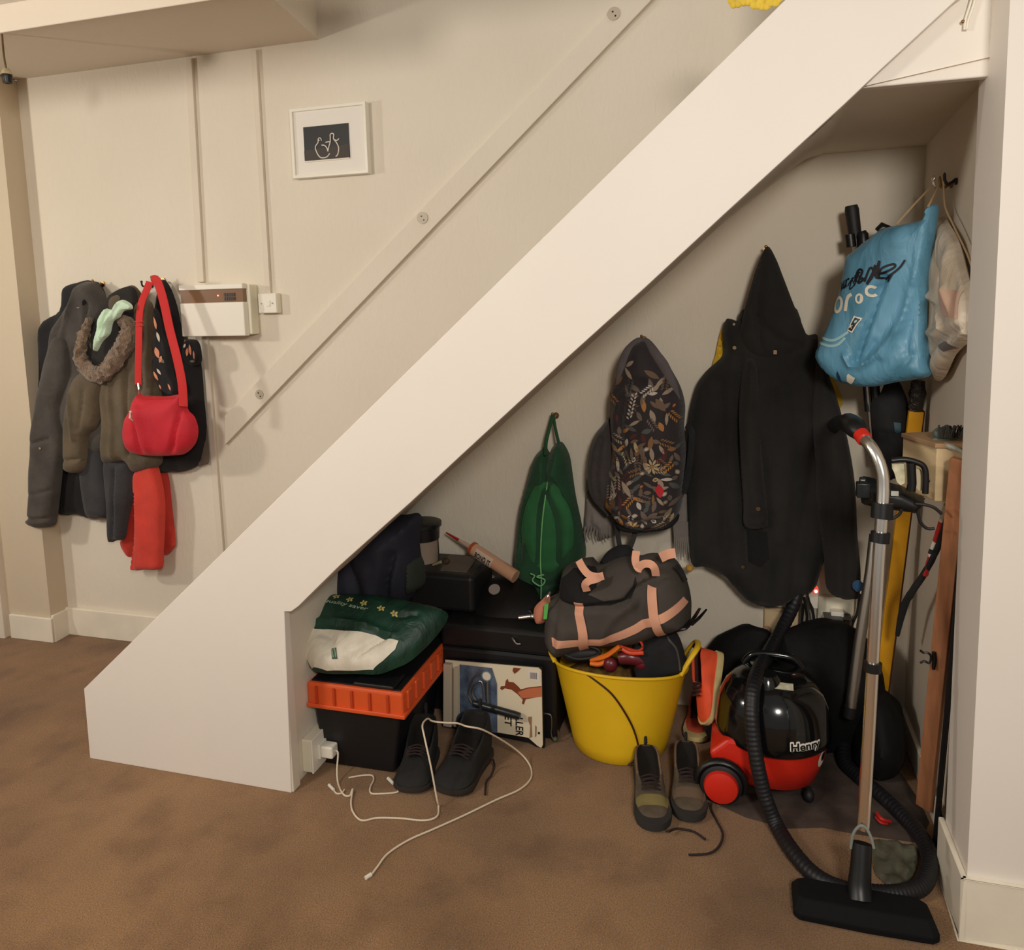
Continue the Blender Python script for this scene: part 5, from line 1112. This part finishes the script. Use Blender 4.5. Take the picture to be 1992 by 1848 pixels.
for k in range(5):
    x = -1.285+k*.062; MB().box((x-.004, y0-.007, z0+.012), (x+.004, y0+.002, z1-.01)).build('rib', mat('rib orange', (190, 66, 26), .5), t, smooth=False, bevel=.001)
for k in range(6):
    y = y0+.03+k*.065; MB().box((x1-.002, y, z0+.012), (x1+.007, y+.034, z1-.006)).build('rib', m_obx, t, smooth=False, bevel=.004)
MB().box((x0+.012, y0+.012, z1-.001), (x1-.012, y1-.012, z1+.004)).build('lid_panel', m_bbx, t, smooth=False, bevel=.001)
MB().box((-1.16, 2.125, .303), (-1.02, 2.22, .315)).build('black_tray', m_bbx, smooth=False, bevel=.006, label='small flat black tray on the front right corner of the orange rim', cat='tray')

m_cg = bagmat('compost green', (16, 44, 34), (24, 66, 50), 6, 0, .5); m_cw = bagmat('compost white', (214, 206, 188), (232, 224, 206), 5, 0, .5)
Pc = Pl((-1.2, 2.14, .335), (1,0,0), (0,.80,.60))
t = thing('compost_bag', 'dark green and white plastic compost sack with pale lettering on the storage box', 'sack', (-1.16, 2.3, .305))
mb = MB(); p = Puff(Pc, [(582,1232),(586,1210),(596,1190),(612,1178),(640,1163),(690,1160),(760,1165),(812,1176),(866,1190),(868,1210),(838,1250),(800,1285),(770,1300),(735,1312),(690,1311),(640,1311),(608,1303),(592,1275)], T=.06, edge=.07, step=.009, wob=.012, wsc=12, back=.03, creases=[([(600,1226),(690,1228),(772,1252)],.010,.014),([(700,1295),(735,1270),(768,1252)],.006,-.014),([(640,1250),(660,1262),(650,1285)],.006,-.008),([(780,1215),(820,1215)],.01,-.012)])
p.mesh(mb)
p.patch(mb, [(592,1236),(612,1236),(626,1243),(692,1246),(740,1254),(786,1266),(778,1280),(752,1298),(730,1310),(690,1310),(640,1310),(608,1303),(598,1280)], 1, .0035)
for (x, y) in ((637,1166),(664,1176),(692,1186),(720,1195),(776,1211),(752,1203)):
    for k in range(5):
        a = 2*PI*k/5+.5; p.leaf(mb, x+math.cos(a)*4.5, y-math.sin(a)*3.2, .012, .007, a, 2, .003)
    p.leaf(mb, x, y, .006, .006, 0, 3, .004)
ptxt(p, mb, 'quality saver', (641,1190), (726,1212), 10, 4, .01, .15, .004)
p.patch(mb, [(656,1278),(666,1278),(667,1297),(656,1297)], 5, .005); ring_ = None
p.strip(mb, [(659,1294),(659,1283),(663,1280),(664,1294)], .002, 4, .006, sub=3)
mb.build('sack', [m_cg, m_cw, pla('petal yellow', (196, 186, 110), .5), pla('petal core', (120, 90, 40), .5), pla('pale print', (156, 178, 152), .5), pla('logo green', (60, 84, 64), .5)], t)

t = thing('navy_bag', 'dark navy crumpled bag leaning against the back of the stair panel', 'bag', (-1.15, 2.42, .36))
mb = MB(); p = Puff(YP(2.50), [(652,1163),(625,1130),(660,1070),(700,1025),(745,1002),(789,1001),(814,998),(822,1012),(818,1035),(817,1058),(822,1100),(818,1130),(806,1155),(785,1178),(757,1200),(728,1196),(690,1184)], T=.15, edge=.12, step=.011, wob=.03, wsc=8, back=.03, creases=[([(790,1060),(780,1110),(775,1165)],.014,-.03),([(700,1060),(730,1120),(725,1185)],.02,-.02),([(745,1090),(755,1150)],.03,.02)])
p.mesh(mb); mb.build('body', mat('navy cloth', (30, 31, 44), .8, var=(7, .35), bump=(40, .5, .004)), t)
mb = MB(); q = Puff(YP(2.50), [(800,1075),(812,1072),(824,1090),(828,1115),(826,1135),(812,1148),(798,1150),(796,1110)], T=.10, edge=.05, wob=.015); q.mesh(mb); mb.build('flap', mat('olive flap', (44, 50, 42), .8, bump=(40, .5, .004)), t)
t = thing('paint_tin', 'tin with a black lid and beige side at the top of the left stack', 'tin', at(825, 1098, 2.70))
c = at(822, 1095, 2.70); c2 = Vector((c.x, 2.70, c.z))
hz = at(822, 1030, 2.70).z-c.z
MB().lathe([(.0001,0),(.062,0),(.064,hz),(.0001,hz)], c2, 32).build('body', mat('tin beige', (150, 132, 116), .6, var=(14, .1)), t)
MB().lathe([(.064,hz-.035),(.068,hz-.033),(.070,hz+.012),(.078,hz+.016),(.078,hz+.030),(.060,hz+.034),(.0001,hz+.03)], c2, 32).build('lid', m_blkpl, t)
MB().tube([c2+Vector((.066,0,hz-.01)), c2+Vector((.068,0,hz*.4)), c2+Vector((.066,0,.01))], .002, 6).build('wire_handle', m_blkrub, t)

# cases behind
t = thing('black_toolbox', 'wide black toolbox with a latch standing behind the filler kit pack', 'toolbox', (-.78, 2.62, 0))
MB().box((-1.00, 2.47, .003), (-.585, 2.80, .30)).build('base', m_bbx, t, smooth=False, bevel=.012)
MB().box((-.995, 2.465, .302), (-.59, 2.80, .385)).build('lid', mat('toolbox lid', (24, 24, 26), .35), t, smooth=False, bevel=.014)
c = at(1003, 1246, 2.46); MB().tube([c+Vector((-.012,0,.008)), c+Vector((-.004,-.006,.002)), c+Vector((.004,-.006,-.008)), c+Vector((.016,0,-.010))], .0035, 8, smooth=3).build('latch', m_steel, t)
MB().tube([(-.90,2.60,.386),(-.89,2.60,.40),(-.70,2.60,.40),(-.69,2.60,.386)], .008, 8).build('carry_handle', m_blkpl, t)
t = thing('drill_case', 'black hard case lying across the boxes under the grey board', 'case', (-1.03, 2.66, .386))
MB().box((-1.16, 2.57, .0), (-1.01, 2.80, .385)).build('lower_case', m_bbx, t, smooth=False, bevel=.01)
MB().box((-1.15, 2.56, .388), (-.90, 2.80, .525)).build('upper_case', mat('case charcoal', (22, 22, 24), .5), t, smooth=False, bevel=.016)
mb = MB(); mb.prism([at(856,1115,2.60), at(908,1119,2.60), at(928,1088,2.76), at(874,1084,2.76)], (0, 0, .012)); mb.build('grey_board', mat('board grey', (98, 88, 80), .7, var=(10, .12)), smooth=False, bevel=.002, label='flat grey square of board on top of the black case', cat='board')
t = thing('brass_key_ring', 'small brass key and ring beside the grey board', 'key', at(856, 1092, 2.64))
MB().tube([at(868,1091,2.62)+Vector((math.cos(a)*.012, 0, math.sin(a)*.010)) for a in [2*PI*k/14 for k in range(14)]], .003, 6, closed=True).build('ring', m_brass, t)
MB().tube([at(842,1099,2.62), at(858,1093,2.62)], [.004,.006], 8).build('key', mat('pale brass', (196, 182, 140), .4, .5), t)
t = thing('round_lid', 'round black pan lid with a pale grey disc tilted on the toolbox', 'lid', at(975, 1200, 2.60))
cc = at(985, 1172, 2.62); ax_ = Vector((.05, -.62, .78)).normalized()
MB().lathe([(.0001,-.02),(.105,-.02),(.120,-.012),(.118,.0),(.09,.012),(.0001,.02)], cc, 44, 0, ax_).build('disc', mat('lid black', (14, 14, 16), .4), t)
dc = at(956, 1153, 2.60)
Q = Vector((0,0,1)).rotation_difference(ax_)
dcc = cc+Q @ Vector((-.05, .035, .018)); MB().cyl(dcc, dcc+ax_*.004, .021, 24).build('pale_disc', mat('disc grey', (150, 138, 130), .6), t)
t = thing('chrome_tap', 'short chrome fitting lying at the right end of the toolbox lid', 'fitting', at(1025, 1205, 2.52))
MB().cyl(at(1010,1202,2.50), at(1034,1199,2.50), .007, 14).ball(at(1036,1199,2.50), .009, 0, 14).build('body', m_chrome, t)

# sealant tube leaning on the wall
t = thing('sealant_tube', 'clear orange sealant cartridge with black lettering leaning behind the pan lid', 'sealant tube', at(1000, 1135, 2.70))
a_ = at(1003,1122,2.66); b_ = at(921,1068,2.72); tip = at(868,1036,2.76); d_ = (b_-a_).normalized()
MB().cyl(a_, b_, .0245, 28).build('cartridge', mat('cartridge', (206, 158, 128), .25, coat=.4), t)
MB().cyl(b_-d_*.004, b_+d_*.008, .0262, 28).build('collar', pla('collar orange', (172, 84, 44), .3), t)
n0 = b_+d_*.008; n1 = b_.lerp(tip, .52); MB().cyl(n0, n1, .011, 16, 0, .006).build('nozzle', pla('nozzle clear', (196, 168, 146), .25), t)
MB().cyl(n1, tip, .0065, 14, 0, .003).build('nozzle_cap', pla('cap red', (164, 40, 26), .4), t)
e1 = d_; e2 = e1.cross(Vector((0, -1, 0))).normalized(); e3 = e2.cross(e1).normalized()
if e3.y > 0: e3 = -e3
Lc = (b_-a_).length; mb = MB()
def oc(s_, q, off=.0006):
    th = q/.0245; return b_-e1*s_+(e3*math.cos(th)-(e2 if (e2.z > 0) else -e2)*-math.sin(th))*(.0245+off)
def blk(s0, s1, q0, q1, mi):
    n_ = 6; vs = []
    for k in range(n_+1):
        q = q0+(q1-q0)*k/n_; vs += [oc(s0, q), oc(s1, q)]
    mb.add(vs, [(2*k, 2*k+1, 2*k+3, 2*k+2) for k in range(n_)], mi)
blk(.022, .104, -.022, .020, 1)
def lt(txt, s0, w, q0, h_, mi, off=.0014): text_map(mb, txt, lambda s_, q: oc(s0+s_, q0+q, off), w, h_, mi, .03)
lt('BOND IT', .026, .074, -.011, .019, 0, .0028)
mb.build('label', [pla('ink tube', (20, 22, 34), .4), pla('label cream', (214, 190, 168), .4)], t, smooth=False)

# ---------- filler kit pack ----------
t = thing('filler_kit_pack', 'white retail blister pack with roller handle and brown paint picture, standing upright', 'retail pack', at(1000, 1458, 2.43))
Pk = YP(2.44); o_ = [(866,1285),(1048,1299),(1054,1304),(1056,1450),(1052,1457),(1044,1455),(1026,1443),(968,1441),(866,1432)]
K0, K1, K2, K3 = at(866,1284,2.455), at(1053,1300,2.43), at(1056,1456,2.415), at(866,1432,2.44)
K3.z = max(K3.z, .003); K2.z = max(K2.z, .003)
def kp(u, v, off=0.0): # u right, v down
    p_ = K0.lerp(K1, u).lerp(K3.lerp(K2, u), v); return p_+Vector((0, -off, 0))
mb = MB(); ol = [(0,0),(.97,0),(1,.03),(1,.96),(.985,1.0),(.95,.985),(.86,.90),(.5,.90),(0,.90)]
mb.prism([kp(*q) for q in ol], (0, .004, 0)); mb.build('card', mat('card white', (226, 212, 184), .6), t, smooth=False)
mb = MB(); mb.prism([kp(*q, -.005) for q in [(0,-.01),(1.005,-.01),(1.01,1.02),(.96,1.03),(.86,.97),(.5,.96),(0,.96)]], (0, .02, 0)); mb.build('backing', m_blkpl, t, smooth=False)
mb = MB(); mb.prism([kp(*q, .001) for q in [(.0,.02),(.09,.02),(.09,1.0 if False else .9),(0,.9)]], (0, -.020, 0)); mb.prism([kp(*q, .001) for q in [(.10,.08),(.15,.06),(.15,.9),(.10,.9)]], (0, -.012, 0)); mb.build('blister_edge', mat('blister beige', (190, 176, 156), .3), t, smooth=False, bevel=.003)
mb = MB(); mb.prism([kp(*q, .001) for q in [(.16,.04),(.50,.05),(.55,.25),(.55,.9),(.16,.9)]], (0, -.003, 0)); mb.build('blister', mat('blister blue', (84, 96, 116), .15, var=(26, .5), coat=.6), t, smooth=False)
mb = MB(); mb.tube([kp(u, v, .014) for u, v in ((.30,.52),(.26,.42),(.28,.30),(.32,.18),(.36,.13))], .003, 8, smooth=4).tube([kp(u, v, .014) for u, v in ((.35,.50),(.30,.38),(.34,.26),(.40,.22),(.42,.34),(.42,.46))], .0028, 8, smooth=4).tube([kp(.46,.20,.016), kp(.46,.42,.016), kp(.47,.52,.016)], .004, 8); mb.build('wire_frame', m_steel, t)
c = kp(.45, .15, .006); mb = MB().cyl(c, c+Vector((0,-.003,0)), .0185, 28, 1); mb.cyl(c+Vector((0,-.003,0)), c+Vector((0,-.004,0)), .0145, 28, 0); mb.build('round_sticker', [pla('sticker', (226, 214, 198), .5), pla('sticker ring', (112, 132, 132), .5)], t, smooth=False)
a_, b_ = kp(.33,.50,.026), kp(.80,.585,.026); MB().tube([a_, a_.lerp(b_, .1), a_.lerp(b_, .9), b_], [.010,.0125,.0125,.011], 18).build('roller_handle', mat('grip black', (30, 34, 36), .35), t)
MB().lathe([(.0001,0),(.04,0),(.047,.01),(.04,.022),(.0001,.026)], kp(.26,.83,.002), 32, 0, (0,-1,0)).build('roller_head', mat('roller navy', (30, 46, 66), .3), t)
mb = MB()
def poly(pts, mi, off=.0012): 
    f_ = [kp(u, v, off) for u, v in pts]; mb.add(f_, [tuple(range(len(f_)))], mi)
poly([(.63,.30),(.60,.33),(.58,.31),(.59,.28),(.63,.27),(.64,.20),(.66,.17),(.67,.21),(.72,.21),(.77,.26),(.79,.29),(.88,.25),(1,.22),(1,.35),(.94,.37),(.84,.41),(.82,.48),(.80,.47),(.81,.42),(.76,.36),(.70,.31)], 0)
poly([(.76,.33),(.86,.27),(1,.23),(1,.35),(.90,.38),(.80,.40)], 1, .0018)
poly([(.72,.02),(.80,.02),(.76,.07),(.73,.10),(.71,.06)], 0)
poly([(.86,.03),(.985,.04),(.985,.18),(.92,.17),(.86,.12)], 2, .0018)
for k in range(7): poly([(.89+.010*k,.06),(.895+.010*k,.06),(.895+.010*k,.14),(.89+.010*k,.14)], 3, .0022)
poly([(.86,.63),(.90,.62),(.895,.72),(.90,.88),(.87,.90),(.88,.74),(.86,.68)], 4); poly([(.93,.72),(.945,.74),(.94,.86),(.925,.88)], 4)
poly([(.955,.80),(.975,.80),(.975,.83),(.955,.83)], 3)
def vt(txt, u0, v0, wd, hh, mi):  # text running down the pack
    text_map(mb, txt, lambda s_, q: kp(u0+q, v0+s_, .0022), wd, hh, mi, .02)
vt('LLER', .735, .655, .24, .075, 3); vt('ET', .625, .655, .13, .070, 3)
mb.build('printing', [pla('print brown', (128, 62, 34), .5), pla('print coral', (196, 112, 74), .5), pla('print pale', (226, 216, 206), .5), pla('print black', (34, 28, 26), .5), pla('print tan', (150, 118, 88), .5)], t, smooth=False)
t = thing('wire_bracket', 'thin grey wire hook standing between the retail pack and the yellow tub', 'wire', at(1075, 1443, 2.46))
MB().tube([at(x, y, 2.46) for x, y in ((1058,1388),(1071,1391),(1073,1410),(1072,1428),(1078,1440),(1086,1438),(1085,1420))], .0028, 8, smooth=4).build('wire', m_steel, t)
MB().ball(at(1080,1438,2.46), .009, 0, 12).build('foot', pla('foot green', (70, 80, 60), .5), t)

# ================= SOCKET, CHARGER AND WHITE CABLES =================
t = thing('surface_socket', 'white surface-mounted socket on the end of the stair panel near the floor', 'socket', (-1.31, 2.12, .015))
MB().box((-1.326, 2.075, .018), (-1.292, 2.185, .128)).build('back_box', m_cream, t, smooth=False, bevel=.004)
MB().box((-1.293, 2.073, .016), (-1.286, 2.187, .130)).build('face_plate', m_white, t, smooth=False, bevel=.003)
t = thing('charger_plug', 'white square charger plug in the low socket with a cable attached', 'plug', (-1.26, 2.12, .05))
MB().box((-1.286, 2.105, .048), (-1.278, 2.152, .098)).build('pin_plate', m_white, t, smooth=False, bevel=.002)
MB().box((-1.279, 2.108, .052), (-1.236, 2.148, .092)).build('body', m_white, t, smooth=False, bevel=.006)
mcb = pla('cable white', (222, 208, 184), .5)
def fl(x, y, z=.004): return atz(x, y, z)
t = thing('charging_cable', 'long white cable from the charger looping over a black boot and across the carpet', 'cable', fl(855, 1600))
pth = [Vector((-1.236, 2.128, .072)), Vector((-1.222, 2.12, .070)), Vector((-1.212,2.09,.03)), fl(658,1525), fl(668,1545), fl(680,1548), fl(686,1535,.008), fl(683,1560), fl(687,1580), fl(704,1596), fl(735,1591), fl(780,1592), fl(825,1596), fl(850,1588), fl(853,1568)]
pth += [at(850,1555,2.03), at(838,1490,2.04), at(826,1435,2.06), at(822,1410,2.10), at(832,1398,2.16), at(842,1403,2.18), at(868,1406,2.19), at(890,1407,2.19), at(908,1413,2.17), at(940,1420,2.19)]
pth += [fl(985,1445,.09), fl(1015,1468,.03), fl(1032,1492), fl(1032,1515), fl(1010,1536), fl(965,1556), fl(905,1585), fl(845,1612), fl(795,1634), fl(755,1660), fl(735,1685), fl(724,1700)]
MB().tube(pth, .0028, 8, smooth=6).build('lead', mcb, t)
MB().cyl(fl(722,1701,.005), fl(711,1708,.005), .0055, 10).build('connector', m_white, t)
t = thing('short_cable', 'short white zigzag cable on the carpet running under the left boot', 'cable', fl(735, 1530))
MB().tube([fl(678,1513), fl(700,1509), fl(722,1508), fl(727,1516), fl(720,1532), fl(722,1543), fl(740,1544), fl(772,1541), fl(772,1532,.01), fl(765,1522,.008)], .0026, 8, smooth=5).build('lead', mcb, t)
MB().cyl(fl(765,1524,.008), fl(755,1514,.008), .0055, 10).build('connector', m_white, t)
t = thing('cable_end', 'stub of white cable with a bare connector nearest the stair panel corner', 'cable', fl(655, 1535))
MB().tube([fl(648,1534), fl(654,1543), fl(664,1543), fl(670,1536)], .0026, 8, smooth=5).build('lead', mcb, t)
MB().cyl(fl(649,1536,.005), fl(640,1527,.005), .005, 10).build('connector', m_white, t)
# ================= LIGHT, WORLD, CAMERA =================
def area(name, loc, tgt, size, power, col):
    l = bpy.data.lights.new(name, 'AREA'); l.shape = 'DISK'; l.size = size; l.energy = power; l.color = col
    o = bpy.data.objects.new(name, l); C.objects.link(o); o.location = loc
    o.rotation_euler = (Vector(tgt)-Vector(loc)).to_track_quat('-Z', 'Y').to_euler(); return o
area('hall_lamp', (-3.9, 1.1, 1.95), (-1.6, 2.8, 1.6), 0.16, 18, (1, .93, .82))
area('ceiling_lamp_left', (-2.2, -0.1, 2.2), (-0.9, 2.6, 0.9), 0.45, 28, (1, .93, .83))
area('ceiling_lamp_right', (0.6, -0.6, 2.15), (-0.2, 2.6, 0.9), 0.45, 42, (1, .93, .83))
l = bpy.data.lights.new('stair_fill', 'POINT'); l.energy = 5; l.shadow_soft_size = .15; l.color = (1, .93, .85)  # added fill light, softens the ceiling's shadow on the stair wall
o = bpy.data.objects.new('stair_fill', l); C.objects.link(o); o.location = (0.1, 2.4, 3.3)
w = bpy.data.worlds.new('w'); bpy.context.scene.world = w; w.use_nodes = True
w.node_tree.nodes['Background'].inputs['Color'].default_value = (1, .935, .85, 1); w.node_tree.nodes['Background'].inputs['Strength'].default_value = 0.24
cam = bpy.data.cameras.new('camera'); co = bpy.data.objects.new('camera', cam); C.objects.link(co)
r = M.col[0].normalized(); u = -(M.col[1].normalized()); b = -(M.col[2].normalized())
R = Matrix((r, u, b)).transposed().to_4x4(); R.translation = EYE; co.matrix_world = R
cam.sensor_fit = 'HORIZONTAL'; cam.sensor_width = 36; cam.lens = F/FW*36
cam.shift_x = (FW/2-PX)/FW; cam.shift_y = -(FH/2-PY)/FW; cam.clip_start = .05
bpy.context.scene.camera = co
vs = bpy.context.scene.view_settings; vs.view_transform = 'Standard'; vs.look = 'None'; vs.exposure = 0; vs.gamma = 1
